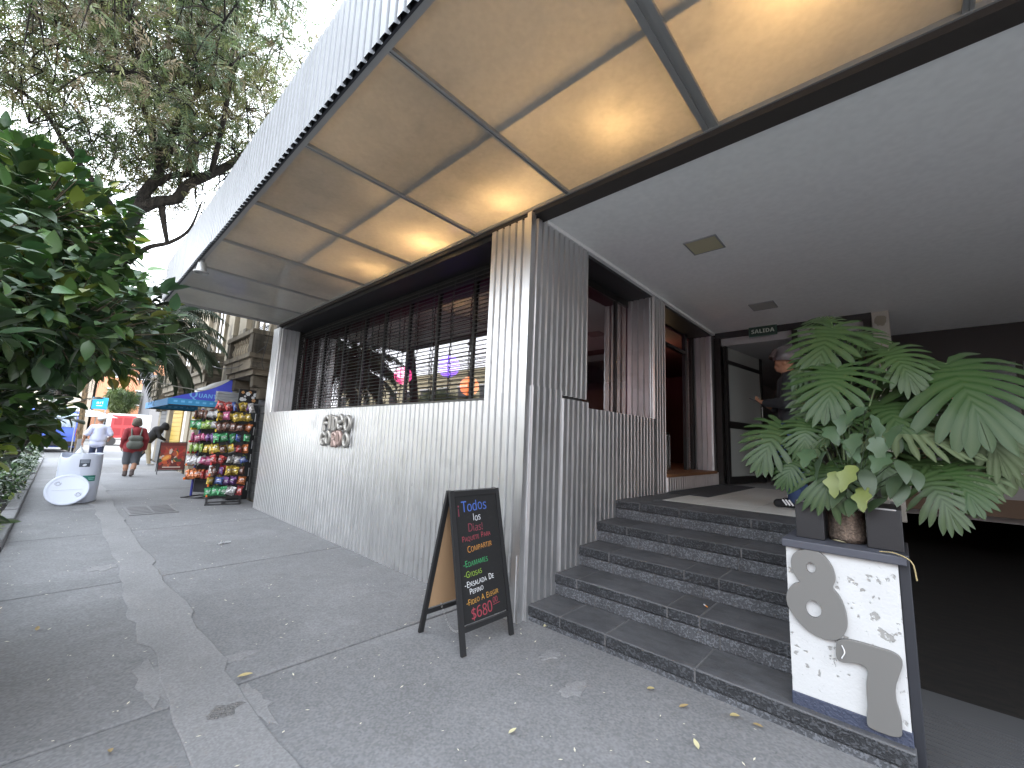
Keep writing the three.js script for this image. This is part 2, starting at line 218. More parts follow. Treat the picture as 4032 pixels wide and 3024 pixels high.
{
  let s = 10; const F = [0, 0, 1], nx = [-1, 0, 0];
  // lower front wall, sheet by sheet
  for (let z = -9.42, k = 0; z < -2.95; z += SH, k++) mesh('front_sheet', corr([2.8 - (k % 2) * 0.004, 0, z], F, nx, Math.min(SH + 0.02, -2.95 - z), -0.02 + rr(-0.012, 0.01), 1.875, { seed: s++, botJag: 0.014, dent: 0.005 }), M.metal, B);
  // corner column, front
  mesh('column_sheet', corr([2.795, 0, -2.96], F, nx, 0.545, 0.48, 3.615, { seed: s++ }), M.metal, B);
  mesh('column_sheet', corr([2.787, 0, -2.955], F, nx, 0.54, -0.02, 0.53, { seed: s++, botJag: 0.02 }), M.metal, B);
  mesh('corner_trim', bx(2.765, 2.83, 0.0, 3.66, -2.412, -2.402), M.metal, B);
  mesh('corner_trim', bx(2.765, 2.773, 0.0, 3.66, -2.455, -2.412), M.metal, B);
  // narrow column at the far end and the window jamb beside it
  mesh('column_sheet', corr([2.795, 0, -9.42], F, nx, 0.36, 1.87, 3.6, { seed: s++ }), M.metal, B);
  mesh('jamb_sheet', corr([2.8, 0, -9.06], [1, 0, 0], [0, 0, 1], 0.46, 1.87, 3.58, { seed: s++ }), M.metal, B);
  // side wall along the steps
  const D = [1, 0, 0], nz = [0, 0, 1];
  mesh('side_sheet', corr([2.83, 0, -2.42], D, nz, 0.94, 1.96, 3.62, { seed: s++ }), M.metal, B);
  mesh('side_sheet', corr([2.83, 0, -2.412], D, nz, 0.5, -0.02, 2.0, { seed: s++ }), M.metal, B);
  mesh('side_sheet', corr([3.30, 0, -2.406], D, nz, 0.47, -0.02, 1.93, { seed: s++ }), M.metal, B);
  mesh('side_sheet', corr([3.76, 0, -2.412], D, nz, 0.9, 0.2, 1.872, { seed: s++ }), M.metal, B);
  mesh('side_sheet', corr([4.64, 0, -2.406], D, nz, 0.8, 0.5, 1.872, { seed: s++ }), M.metal, B);
  mesh('side_sheet', corr([5.42, 0, -2.412], D, nz, 0.42, 0.5, 3.61, { seed: s++ }), M.metal, B);
  mesh('kick_sheet', corr([5.84, 0, -2.412], D, nz, 2.3, 0.86, 1.1, { seed: s++ }), M.metal, B);
  mesh('jamb_sheet', corr([5.42, 0, -2.42], [0, 0, -1], [-1, 0, 0], 0.37, 1.86, 3.6, { seed: s++ }), M.metal, B);
  mesh('jamb_sheet', corr([8.0, 0, -2.42], [0, 0, -1], [-1, 0, 0], 0.34, 1.12, 3.6, { seed: s++ }), M.metal, B);
  // screw heads
  const sc = []; const r = rng(5); for (let i = 0; i < 60; i++) { const g = new THREE.CylinderGeometry(0.006, 0.007, 0.006, 8); g.rotateZ(Math.PI / 2); g.translate(2.776, 0.2 + Math.floor(r() * 3) * 0.75 + r() * 0.03, -9.42 + (Math.floor(r() * 78) + 0.65) * PITCH); sc.push(g); }
  for (let i = 0; i < 14; i++) { const g = new THREE.CylinderGeometry(0.006, 0.007, 0.006, 8); g.rotateZ(Math.PI / 2); g.translate(2.772, 1.2 + (i % 7) * 0.37, -2.96 + (1 + (i % 5)) * PITCH - 0.03); sc.push(g); }
  mesh('screw_heads', mg(sc), M.galv, B).userData.kind = 'stuff';
  // walls behind the cladding
  const core = std({ color: lin(0.12, 0.12, 0.12), roughness: 0.9 });
  mesh('wall_core', mg([bx(2.84, 3.3, -0.05, 1.86, -9.4, -2.46), bx(2.84, 3.75, -0.05, 3.6, -2.94, -2.46), bx(2.84, 3.26, 1.86, 3.62, -9.4, -9.1), bx(3.75, 5.44, 0, 1.86, -2.78, -2.46), bx(5.46, 5.82, 0, 3.6, -2.78, -2.46), bx(5.82, 8.02, 0, 1.08, -2.78, -2.46), bx(8.03, 8.2, 0, 3.62, -2.8, -2.43)]), core, B);
  mesh('window_soffit', mg([bx(2.84, 3.42, 3.585, 3.64, -9.1, -2.94), bx(3.75, 5.46, 3.585, 3.64, -2.8, -2.43), bx(5.82, 8.03, 3.585, 3.64, -2.8, -2.43)]), M.black, B);
  mesh('door_threshold', rbx(5.84, 8.0, 1.08, 1.125, -2.85, -2.37, 0.006), M.wood, B);
  // dark edge beam under the canopy and over the entrance
  mesh('edge_beam', bx(2.81, 2.975, 3.645, 3.78, -9.4, 6), M.beam, B);
  mesh('shutter_housing', bx(3.24, 3.34, 3.47, 3.584, -9.05, -2.96), std({ color: lin(0.01, 0.01, 0.01), roughness: 0.8 }), B);
  // glazing
  const gl = part('front_window', B);
  const mz = [-9.05, -8.2, -7.35, -6.6, -5.95, -5.25, -4.55, -3.8, -3.0];
  for (let i = 0; i + 1 < mz.length; i++) mesh('pane', bx(3.355, 3.357, 1.98, 3.5, mz[i] + 0.02, mz[i + 1] - 0.02), M.glass, gl);
  mz.forEach((z) => mesh('mullion', bx(3.335, 3.395, 1.92, 3.55, z - 0.02, z + 0.02), M.blackM, gl));
  mesh('bottom_rail', bx(3.33, 3.4, 1.86, 1.96, -9.05, -2.98), M.blackM, gl);
  const sw = part('side_window', B);
  mesh('pane', bx(3.76, 5.04, 1.9, 3.5, -2.782, -2.78), M.glass, sw); mesh('pane', bx(5.08, 5.42, 1.9, 3.5, -2.782, -2.78), M.glass, sw);
  mesh('frame', mg([bx(5.04, 5.08, 1.87, 3.585, -2.81, -2.76), bx(3.75, 5.42, 1.86, 1.9, -2.81, -2.76), bx(3.75, 5.42, 3.5, 3.585, -2.81, -2.76)]), M.blackM, sw);
  const dr = part('door_frame', B);
  mesh('frame', mg([bx(5.84, 5.9, 1.125, 3.58, -2.8, -2.74), bx(7.56, 7.66, 1.125, 3.58, -2.8, -2.74), bx(5.9, 7.56, 3.2, 3.26, -2.8, -2.74), bx(7.9, 8.0, 1.125, 3.58, -2.8, -2.74)]), M.blackM, dr);
  mesh('pane', bx(7.66, 7.9, 1.15, 3.5, -2.772, -2.77), M.glass, dr);
  // upper storeys and the room shell
  mesh('upper_wall', bx(2.99, 16, 3.93, 8.2, -9.4, 18, 0.4), M.wallGrey, B);
  mesh('end_wall', bx(2.86, 16, -0.1, 8.2, -9.55, -9.42, 0.4), std({ map: T.old, color: lin(0.5, 0.5, 0.52), roughness: 0.9 }), B);
}
// entrance and garage ceiling
const ceil = struct('entrance_ceiling', bx(2.98, 9.95, 3.66, 3.92, -2.43, 6, 0.5), M.ceiling);
mesh('cove_strip', bx(2.98, 8.1, 3.62, 3.658, -2.43, -2.38), M.ceiling, ceil);
struct('building_slab', bx(2.98, 16, 3.64, 3.92, -9.4, -2.44, 0.5), M.wine);
for (const [x, z, l] of [[4.25, -1.54, 'yellowed square ceiling lamp, switched off, above the steps'], [6.72, -1.5, 'dusty square ceiling lamp, switched off, nearer the exit sign']]) {
  const t = thing('ceiling_lamp', l, 'lamp', [x, 3.66, z]);
  mesh('frame', mg([bx(0, 0.34, -0.014, 0, 0, 0.012), bx(0, 0.34, -0.014, 0, 0.31, 0.322), bx(0, 0.012, -0.014, 0, 0.012, 0.31), bx(0.328, 0.34, -0.014, 0, 0.012, 0.31)]), M.galv, t);
  mesh('diffuser', rbx(0.012, 0.328, -0.012, -0.002, 0.012, 0.31, 0.003), std({ color: x < 5 ? lin(0.5, 0.46, 0.3) : lin(0.42, 0.41, 0.38), roughness: 0.6 }), t);
}
// ================================================================== canopy with translucent lit panels
const canopy = part('canopy', B);
{
  const zs = [2.84, 1.62, 0.4, -0.81, -2.02, -3.24, -4.48, -5.7, -6.9, -8.1, -9.27], X0 = 1.0, XM = 1.88, X1 = 2.8, Y = 3.71;
  const lamp = std({ color: lin(0.8, 0.8, 0.8), emissive: new THREE.Color(1, 0.62, 0.24), emissiveIntensity: 3 });
  const panel = phy({ map: T.stain, color: lin(0.74, 0.72, 0.66), transmission: 0.42, roughness: 0.96, clearcoat: 0.7, clearcoatRoughness: 0.12, bumpMap: T.grain, bumpScale: 0.002 });
  for (let i = 0; i + 1 < zs.length; i++) {
    const a = zs[i], b = zs[i + 1];
    const g = bx(X0, X1, Y + 0.012, Y + 0.016, b + 0.01, a - 0.01); const uv = g.attributes.uv, q = i * 0.731; for (let k = 0; k < uv.count; k++) uv.setXY(k, uv.getX(k) + q, uv.getY(k) + q * 1.7);
    mesh('panel', g, panel, canopy);
    // bars: outer frame bars run across the canopy, the cross bar rests on top of the panels
    const w = i === 2 ? 0.05 : 0.022;
    mesh('cross_bar', mg([bx(X0, X1, Y - 0.014, Y + 0.012, b - w, b - w * 0.25), bx(X0, X1, Y - 0.014, Y + 0.012, b + w * 0.25, b + w), bx(X0, X1, Y - 0.004, Y + 0.012, b - w * 0.25, b + w * 0.25)]), M.alu, canopy);
    mesh('purlin', bx(XM - 0.025, XM + 0.025, Y + 0.018, Y + 0.045, b + 0.02, a - 0.02), M.galv, canopy);
  }
  mesh('edge_bar', bx(X1 - 0.005, X1 + 0.03, Y - 0.02, Y + 0.02, -9.3, 2.84), M.alu, canopy);
  mesh('edge_bar', bx(X0 - 0.03, X0 + 0.012, Y - 0.018, Y + 0.02, -9.3, 2.84), M.alu, canopy);
  mesh('edge_bar', bx(X0, X1, Y - 0.025, Y + 0.02, -9.31, -9.285), M.galv, canopy);
  // dark gutter board behind the corrugated fascia
  mesh('gutter_board', bx(X0 - 0.045, X0 - 0.031, Y - 0.03, 4.2, -9.31, 2.84), std({ color: lin(0.05, 0.05, 0.06), roughness: 0.8 }), canopy);
  mesh('roof_sheet', bx(X0 - 0.03, 2.98, 4.22, 4.26, -9.31, 2.84), M.white, canopy);
  mesh('fascia_lining', bx(X0 - 0.03, X0 - 0.02, Y + 0.03, 4.2, -9.31, 2.84), M.white, canopy);
  mesh('end_sheet', bx(X0 - 0.03, 2.85, Y + 0.03, 4.22, -9.33, -9.311), M.fascia, canopy);
  mesh('end_sheet', bx(X0 - 0.03, 2.85, Y + 0.03, 4.22, 2.845, 2.86), M.fascia, canopy);
  mesh('back_board', bx(2.84, 2.86, 3.79, 4.2, -9.3, 2.84), M.white, canopy);
  let s = 70;
  for (let z = -9.34, k = 0; z < 2.84; z += SH, k++) mesh('fascia_sheet', corr([X0 - 0.05 - (k % 2) * 0.003, 0, z], [0, 0, 1], [-1, 0, 0], SH + 0.015, 3.67 + rr(-0.008, 0.008), 4.36 + rr(-0.01, 0.012), { seed: s++, dent: 0.003, depth: 0.026 }), M.fascia, canopy);
  // lamp tubes above the panels, near the wall
  for (let i = 2; i < 7; i++) {
    const zc = (zs[i] + zs[i + 1]) / 2 + [0, 0, 0.05, 0.1, 0.05, 0.0, 0.0][i];
    const fx = [0, 0, 2.05, 2.4, 2.5, 2.6, 2.62, 2.62][i];
    mesh('lamp_bulb', (() => { const g = new THREE.SphereGeometry(0.035, 12, 8); g.translate(fx, Y + 0.27, zc); return g; })(), lamp, canopy);
    mesh('lamp_holder', cyl(0.02, 0.025, 0.18, fx, Y + 0.31, zc, 10), M.white, canopy);
    const p = new THREE.PointLight(new THREE.Color(1, 0.66, 0.33), [0, 0, 1.8, 1.7, 1.8, 1.9, 1.8, 0.9][i]); p.position.set(fx, Y + 0.27, zc); p.castShadow = true; p.shadow.radius = 2; p.name = 'canopy_lamp'; scene.add(p);
  }
  // blank grey sign box standing on the roof edge
  mesh('roof_box', mg([bx(1.02, 1.3, 4.37, 5.6, -2.95, 2.6), bx(0.985, 1.02, 5.6, 5.66, -3.0, 2.65)]), std({ color: lin(0.36, 0.38, 0.42), roughness: 0.6 }), canopy);
}
{ // small flood lamp can under the canopy edge
  const t = thing('canopy_spotlight', 'small grey spotlight can under the canopy edge', 'spotlight', [0.99, 3.68, -6.55]);
  mesh('bracket', rbx(-0.02, 0.02, -0.05, 0.012, -0.02, 0.02, 0.004), M.galv, t); mesh('can', (() => { const g = new THREE.LatheGeometry([[0.001, 0], [0.045, 0], [0.06, -0.1], [0.085, -0.12], [0.085, -0.14], [0.05, -0.142], [0.045, -0.02]].map((p) => new THREE.Vector2(...p)), 20); g.translate(0, -0.04, 0); return g; })(), M.alu, t);
}
// ================================================================== rolling grille in front of the window
{
  const t = thing('rolling_grille', 'black rolling grille of rods and link chains over the window', 'grille');
  const X = 3.2, y0 = 1.99, dy = 0.0545, n = 29, z0 = -9.03, z1 = -2.99;
  const rg = new THREE.CylinderGeometry(0.0055, 0.0055, z1 - z0, 6); rg.rotateX(Math.PI / 2);
  for (let i = 0; i < n; i++) { const o = mesh('rod', rg, M.blackM, t); o.position.set(X, y0 + i * dy, (z0 + z1) / 2); }
  const link = (k) => { const g = new THREE.TorusGeometry(0.019, 0.0052, 5, 10); g.scale(0.62, 1.32, 1); if (k % 2) g.rotateY(0.5); return g; };
  const links = []; for (let i = 0; i + 1 < n; i++) { const g = link(i); g.rotateY(Math.PI / 2); g.translate((i % 2 ? 0.004 : -0.004), i * dy + dy / 2, Math.sin(i * 0.5) * 0.012); links.push(g); }
  const chain = mg(links), r = rng(8);
  for (let z = -8.85; z < -3.05; z += 0.4) { const o = mesh('chain', chain, M.blackM, t); o.position.set(X, y0, z + rr(-0.02, 0.02, r)); }
  mesh('bottom_bar', rbx(X - 0.025, X + 0.025, 1.875, 1.96, z0, z1, 0.006), std({ color: lin(0.07, 0.068, 0.065), roughness: 0.45, metalness: 0.4 }), t);
  for (const z of [z0 - 0.01, z1 + 0.005]) mesh('guide', bx(X - 0.04, X + 0.04, 1.87, 3.58, z - 0.02, z + 0.02), M.blackM, t);
}
// ================================================================== restaurant room seen through the glass
{
  const room = part('dining_room', B);
  mesh('floor', bx(3.42, 12, 1.0, 1.1, -9.38, -2.82), M.wood, room);
  mesh('ceiling', bx(3.42, 12, 3.56, 3.62, -9.38, -2.82), std({ color: lin(0.1, 0.03, 0.035), roughness: 0.8 }), room);
  mesh('wall', bx(12, 12.1, 1.0, 3.62, -9.38, -2.82), M.wine, room);
  mesh('wall', bx(8.2, 12, 1.0, 3.62, -2.82, -2.79), M.wine, room);
  mesh('wall', bx(3.42, 12, 1.1, 3.56, -9.4, -9.36), M.wine, room);
  mesh('wall_panelling', bx(9.2, 9.3, 1.1, 2.9, -9.36, -4.6), M.wood, room);
  mesh('bulkhead', bx(5.6, 9.2, 3.0, 3.56, -6.2, -6.0), std({ color: lin(0.2, 0.08, 0.04), roughness: 0.7 }), room);
  const globe = (name, label, p, r, c, e, li) => {
    const t = thing(name, label, 'lamp', p); const m = std({ color: lin(c[0] * 0.6, c[1] * 0.6, c[2] * 0.6), emissive: new THREE.Color(...c), emissiveIntensity: e, roughness: 0.4 });
    mesh('lamp_globe', new THREE.SphereGeometry(r, 28, 18), m, t); mesh('cord', cyl(0.005, 0.005, 3.56 - p[1] - r, 0, r, 0, 6), M.black, t); mesh('cap', cyl(0.03, 0.02, 0.04, 0, r - 0.008, 0, 10), M.black, t);
    const l = new THREE.PointLight(new THREE.Color(...c), li); l.position.set(...p); l.shadow.radius = 6; l.castShadow = true; l.name = 'globe_light'; scene.add(l);
  };
  globe('globe_lamp', 'glowing pink globe lamp hanging behind the window grille', [3.85, 2.53, -6.12], 0.15, [1, 0.09, 0.32], 1.1, 0.05);
  globe('globe_lamp', 'glowing violet globe lamp hanging behind the window grille', [3.85, 2.58, -4.9], 0.17, [0.2, 0.045, 1], 1.2, 0.05);
  globe('globe_lamp', 'glowing orange globe lamp hanging behind the window grille', [3.85, 2.24, -4.4], 0.135, [1, 0.24, 0.06], 1.1, 0.05);
  globe('globe_lamp', 'magenta globe lamp hanging deep inside behind the doorway', [7.0, 3.0, -4.8], 0.16, [1, 0.06, 0.22], 0.3, 0.12);
  { const t = thing('ceiling_spot', 'small bright warm bulb hanging inside the restaurant doorway', 'lamp', [7.9, 3.3, -3.5]); mesh('bulb', new THREE.SphereGeometry(0.03, 14, 10), std({ color: lin(0.9, 0.8, 0.6), emissive: new THREE.Color(1, 0.75, 0.42), emissiveIntensity: 8 }), t); mesh('cap', cyl(0.02, 0.016, 0.04, 0, 0.024, 0, 10), M.alu, t);
    const l = new THREE.PointLight(new THREE.Color(1, 0.7, 0.38), 0.22); l.position.set(7.9, 3.3, -3.5); l.castShadow = true; l.name = 'ceiling_spot_light'; scene.add(l); }
  // waste bin and flowers just inside the door
  { const t = thing('steel_bin', 'shiny steel bin standing just inside the restaurant doorway', 'bin', [7.2, 1.1, -3.05]); mesh('body', new THREE.LatheGeometry([[0, 0], [0.15, 0], [0.155, 0.02], [0.155, 0.6], [0.15, 0.62], [0.14, 0.62]].map((p) => new THREE.Vector2(...p)), 28), std({ color: lin(0.7, 0.7, 0.7), metalness: 1, roughness: 0.25 }), t); mesh('lid', cyl(0.15, 0.12, 0.05, 0, 0.62, 0, 24), M.black, t); }
  { const t = thing('flower_vase', 'vase of magenta flowers behind the steel bin', 'vase', [7.75, 1.1, -3.6]); mesh('stand', rbx(-0.2, 0.2, 0, 0.7, -0.2, 0.2, 0.01), M.wood, t); mesh('vase', new THREE.LatheGeometry([[0, 0.7], [0.07, 0.7], [0.1, 0.8], [0.05, 0.93], [0.06, 0.97]].map((p) => new THREE.Vector2(...p)), 18), M.black, t);
    const r = rng(44), a = []; for (let i = 0; i < 40; i++) { const g = new THREE.IcosahedronGeometry(0.04 + r() * 0.03, 0); g.translate((r() - 0.5) * 0.34, 1.05 + r() * 0.34, (r() - 0.5) * 0.34); a.push(g); } mesh('flowers', mg(a), std({ color: lin(0.3, 0.02, 0.14), roughness: 0.8 }), t); }
  { const t = thing('display_shelf', 'wooden display shelf with glasses behind the side window', 'shelf', [5.1, 1.1, -4.6]); for (const y of [0.45, 0.95, 1.35]) mesh('shelf_board', rbx(-0.6, 0.6, y, y + 0.03, -0.15, 0.15, 0.004), M.white, t); for (const x of [-0.6, 0.57]) mesh('side_panel', bx(x, x + 0.03, 0, 1.5, -0.15, 0.15), M.wood, t); const r = rng(9); for (let i = 0; i < 9; i++) mesh('glass_jar', cyl(0.035, 0.04, 0.12 + r() * 0.08, -0.5 + i * 0.12, [0.48, 0.98][i % 2], 0, 12), M.clear, t); }
}
// ================================================================== lobby, exit sign, open door, column
{
  const L = struct('lobby');
  mesh('floor', bx(8.2, 15, 0.6, 0.875, -2.75, -0.05), M.wallGrey, L);
  mesh('wall', bx(8.2, 15, 0.875, 3.62, -2.82, -2.73), M.wallGrey, L);
  mesh('wall', bx(15, 15.1, 0.875, 3.62, -2.75, 0), M.wallGrey, L);
  mesh('wall', bx(8.36, 15, 0.875, 3.62, -0.12, 0.04), M.wallGrey, L);
  mesh('ceiling', bx(8.2, 15, 3.42, 3.62, -2.75, 0), M.wallGrey, L);
  mesh('lintel', bx(8.12, 8.2, 3.56, 3.66, -2.4, -0.16), M.black, L);
  mesh('door_jamb', mg([bx(8.1, 8.2, 0.88, 3.56, -2.4, -2.3), bx(8.1, 8.2, 0.88, 3.56, -1.18, -1.1), bx(8.1, 8.18, 0.88, 3.56, -0.26, -0.17)]), M.blackM, L);
  mesh('notice_board', bx(10, 10.4, 1.9, 2.3, -2.728, -2.71), M.black, L);
}
{ const t = thing('lobby_door', 'black framed frosted glass door standing open into the lobby', 'door', [8.22, 0.9, -2.26], -0.155);
  const w = 0.86 * 1.9; mesh('frame', mg([bx(0, 0.09, 0, 2.62, -0.025, 0.025), bx(w - 0.09, w, 0, 2.62, -0.025, 0.025), bx(0.09, w - 0.09, 0, 0.13, -0.025, 0.025), bx(0.09, w - 0.09, 2.52, 2.62, -0.025, 0.025), bx(0.09, w - 0.09, 1.0, 1.13, -0.025, 0.025), bx(0.09, w - 0.09, 2.2, 2.27, -0.025, 0.025)]), M.blackM, t);
  const gm = std({ color: lin(0.3, 0.31, 0.29), roughness: 0.35 });
  for (const [a, b] of [[0.13, 1.0], [1.13, 2.2], [2.27, 2.52]]) mesh('pane', bx(0.09, w - 0.09, a, b, -0.005, 0.005), gm, t);
  mesh('handle', mg([rod([w - 0.14, 1.2, 0.05], [w - 0.14, 1.5, 0.05], 0.012, 8), rod([w - 0.14, 1.22, 0.02], [w - 0.14, 1.22, 0.05], 0.008, 6), rod([w - 0.14, 1.48, 0.02], [w - 0.14, 1.48, 0.05], 0.008, 6)]), M.alu, t);
}
{ const tx = canvasTex(512, 240, (c, w, h) => { c.fillStyle = '#2f4f43'; c.fillRect(0, 0, w, h); c.fillStyle = '#1f3a30'; c.fillRect(14, 14, w - 28, h - 28); c.fillStyle = '#b9c4b8'; c.font = 'bold 128px sans-serif'; c.textAlign = 'center'; c.textBaseline = 'middle'; c.fillText('SALIDA', w / 2, h / 2 + 8, w - 50); });
  const t = thing('exit_sign', 'green exit sign reading SALIDA hanging over the lobby entrance', 'sign', [8.06, 3.49, -1.59], -Math.PI / 2);
  mesh('board', rbx(-0.215, 0.215, 0, 0.19, -0.012, 0.008, 0.004), std({ color: lin(0.03, 0.09, 0.07), roughness: 0.5 }), t);
  const g = new THREE.PlaneGeometry(0.41, 0.18); g.translate(0, 0.095, 0.011); mesh('lettering', g, std({ map: tx, roughness: 0.5 }), t); }
{ const t = thing('entrance_column', 'narrow grey column between the lobby and the garage', 'column', [8.25, 0.6, -0.06]); mesh('shaft', rbx(-0.11, 0.11, 0, 3.06, -0.1, 0.1, 0.008), std({ map: T.plaster, color: lin(0.5, 0.48, 0.43), roughness: 0.85 }), t); mesh('peeled_patch', (() => { const s = new THREE.Shape(); for (let i = 0; i < 18; i++) { const a = i / 18 * 6.283, k = 0.8 + 0.3 * hash(i, 2, 3); s[i ? 'lineTo' : 'moveTo'](Math.cos(a) * 0.075 * k, Math.sin(a) * 0.09 * k); } const g = new THREE.ExtrudeGeometry(s, { depth: 0.003, bevelEnabled: false }); g.rotateY(-Math.PI / 2); g.translate(-0.111, 2.92, 0); return g; })(), std({ color: lin(0.3, 0.28, 0.22), roughness: 0.9, map: T.plaster }), t); }

// ================================================================== garage: ramp, walls, upstairs windows
{
  const ramp = new THREE.BufferGeometry(); const P = []; const q = (a, b, c, d) => P.push(...a, ...b, ...c, ...a, ...c, ...d);
  const xs = [2.95, 4, 6, 9, 14, 20], ys = [-0.01, -0.12, -0.5, -1.2, -2.0, -2.0];
  for (let i = 0; i < 5; i++) q([xs[i], ys[i], -0.03], [xs[i], ys[i], 6], [xs[i + 1], ys[i + 1], 6], [xs[i + 1], ys[i + 1], -0.03]);
  ramp.setAttribute('position', new THREE.Float32BufferAttribute(P, 3)); ramp.computeVertexNormals();
  const rp = struct('garage_ramp', muv(ramp), std({ color: lin(0.075, 0.075, 0.078), roughness: 0.9, bumpMap: T.paveB, bumpScale: 0.004 }));
  const rib = []; for (let i = 0; i < 40; i++) { const x = 3.15 + i * 0.07, y = x < 4 ? -0.01 - (x - 2.95) / 1.05 * 0.11 : -0.12 - (x - 4) / 2 * 0.38; rib.push(bx(x, x + 0.035, y, y + 0.006, 0.0, 5.9)); } mesh('ramp_ribs', mg(rib), std({ color: lin(0.075, 0.075, 0.078), roughness: 0.9 }), rp).userData.kind = 'stuff';
  const gw = std({ color: lin(0.42, 0.42, 0.42), roughness: 0.9, map: T.plaster });
  const G = struct('garage_wall'); mesh('wall', bx(3.2, 8.4, -2.1, 0.87, -0.16, -0.03), gw, G); mesh('wall', bx(8.4, 20, -2.1, 0.6, -0.16, -0.03), gw, G); mesh('wall', bx(2.95, 20, -2.1, 3.66, 6, 6.1), gw, G); mesh('wall', bx(20, 20.1, -2.1, 3.66, -0.1, 6), gw, G); mesh('ceiling', bx(10.1, 20, 0.55, 0.62, -0.03, 6), gw, G);
  const U = struct('upper_gallery'); mesh('band', bx(9.85, 10.0, 0.93, 1.2, 0.04, 6), M.wallGrey, U); mesh('lower_edge', bx(9.8, 10.1, 0.66, 0.93, -0.03, 6), std({ color: lin(0.16, 0.11, 0.075), roughness: 0.8 }), U); mesh('header', bx(9.9, 10.05, 3.05, 3.7, 0.04, 6), M.black, U);
  for (const z of [0.06, 1.44, 2.9, 4.4]) mesh('mullion', bx(9.9, 9.97, 1.2, 3.05, z, z + 0.07), M.black, U);
  for (const [a, b] of [[0.13, 1.44], [1.51, 2.9], [2.97, 4.4]]) mesh('pane', bx(9.93, 9.935, 1.2, 3.05, a, b), M.glass, U);
  mesh('back_wall', bx(15, 15.1, 0.6, 3.66, 0, 6), std({ color: lin(0.2, 0.14, 0.09), roughness: 0.8 }), U); mesh('floor', bx(10.1, 15, 0.62, 0.7, 0.04, 6), gw, U); mesh('ceiling', bx(9.95, 15, 3.6, 3.9, 0.04, 6), gw, U);
  // string of small warm lamps in the gallery
  const r = rng(77), bm = std({ color: lin(0.8, 0.7, 0.5), emissive: new THREE.Color(1, 0.72, 0.4), emissiveIntensity: 2.2 });
  for (let i = 0; i < 7; i++) { const t = thing('gallery_bulb', 'tiny warm bulb on the string of lights in the dark upstairs window', 'lamp', [11.5, 2.72 + r() * 0.1, 0.25 + i * 0.1 + r() * 0.03], 0, 'string of bulbs behind the upstairs window'); mesh('bulb', new THREE.SphereGeometry(0.025, 8, 6), bm, t); mesh('socket', cyl(0.01, 0.01, 0.03, 0, 0.02, 0, 6), M.black, t); }
  const pl = new THREE.PointLight(new THREE.Color(1, 0.7, 0.4), 0.12); pl.position.set(11.4, 2.6, 0.7); pl.castShadow = true; pl.name = 'gallery_light'; scene.add(pl);
}
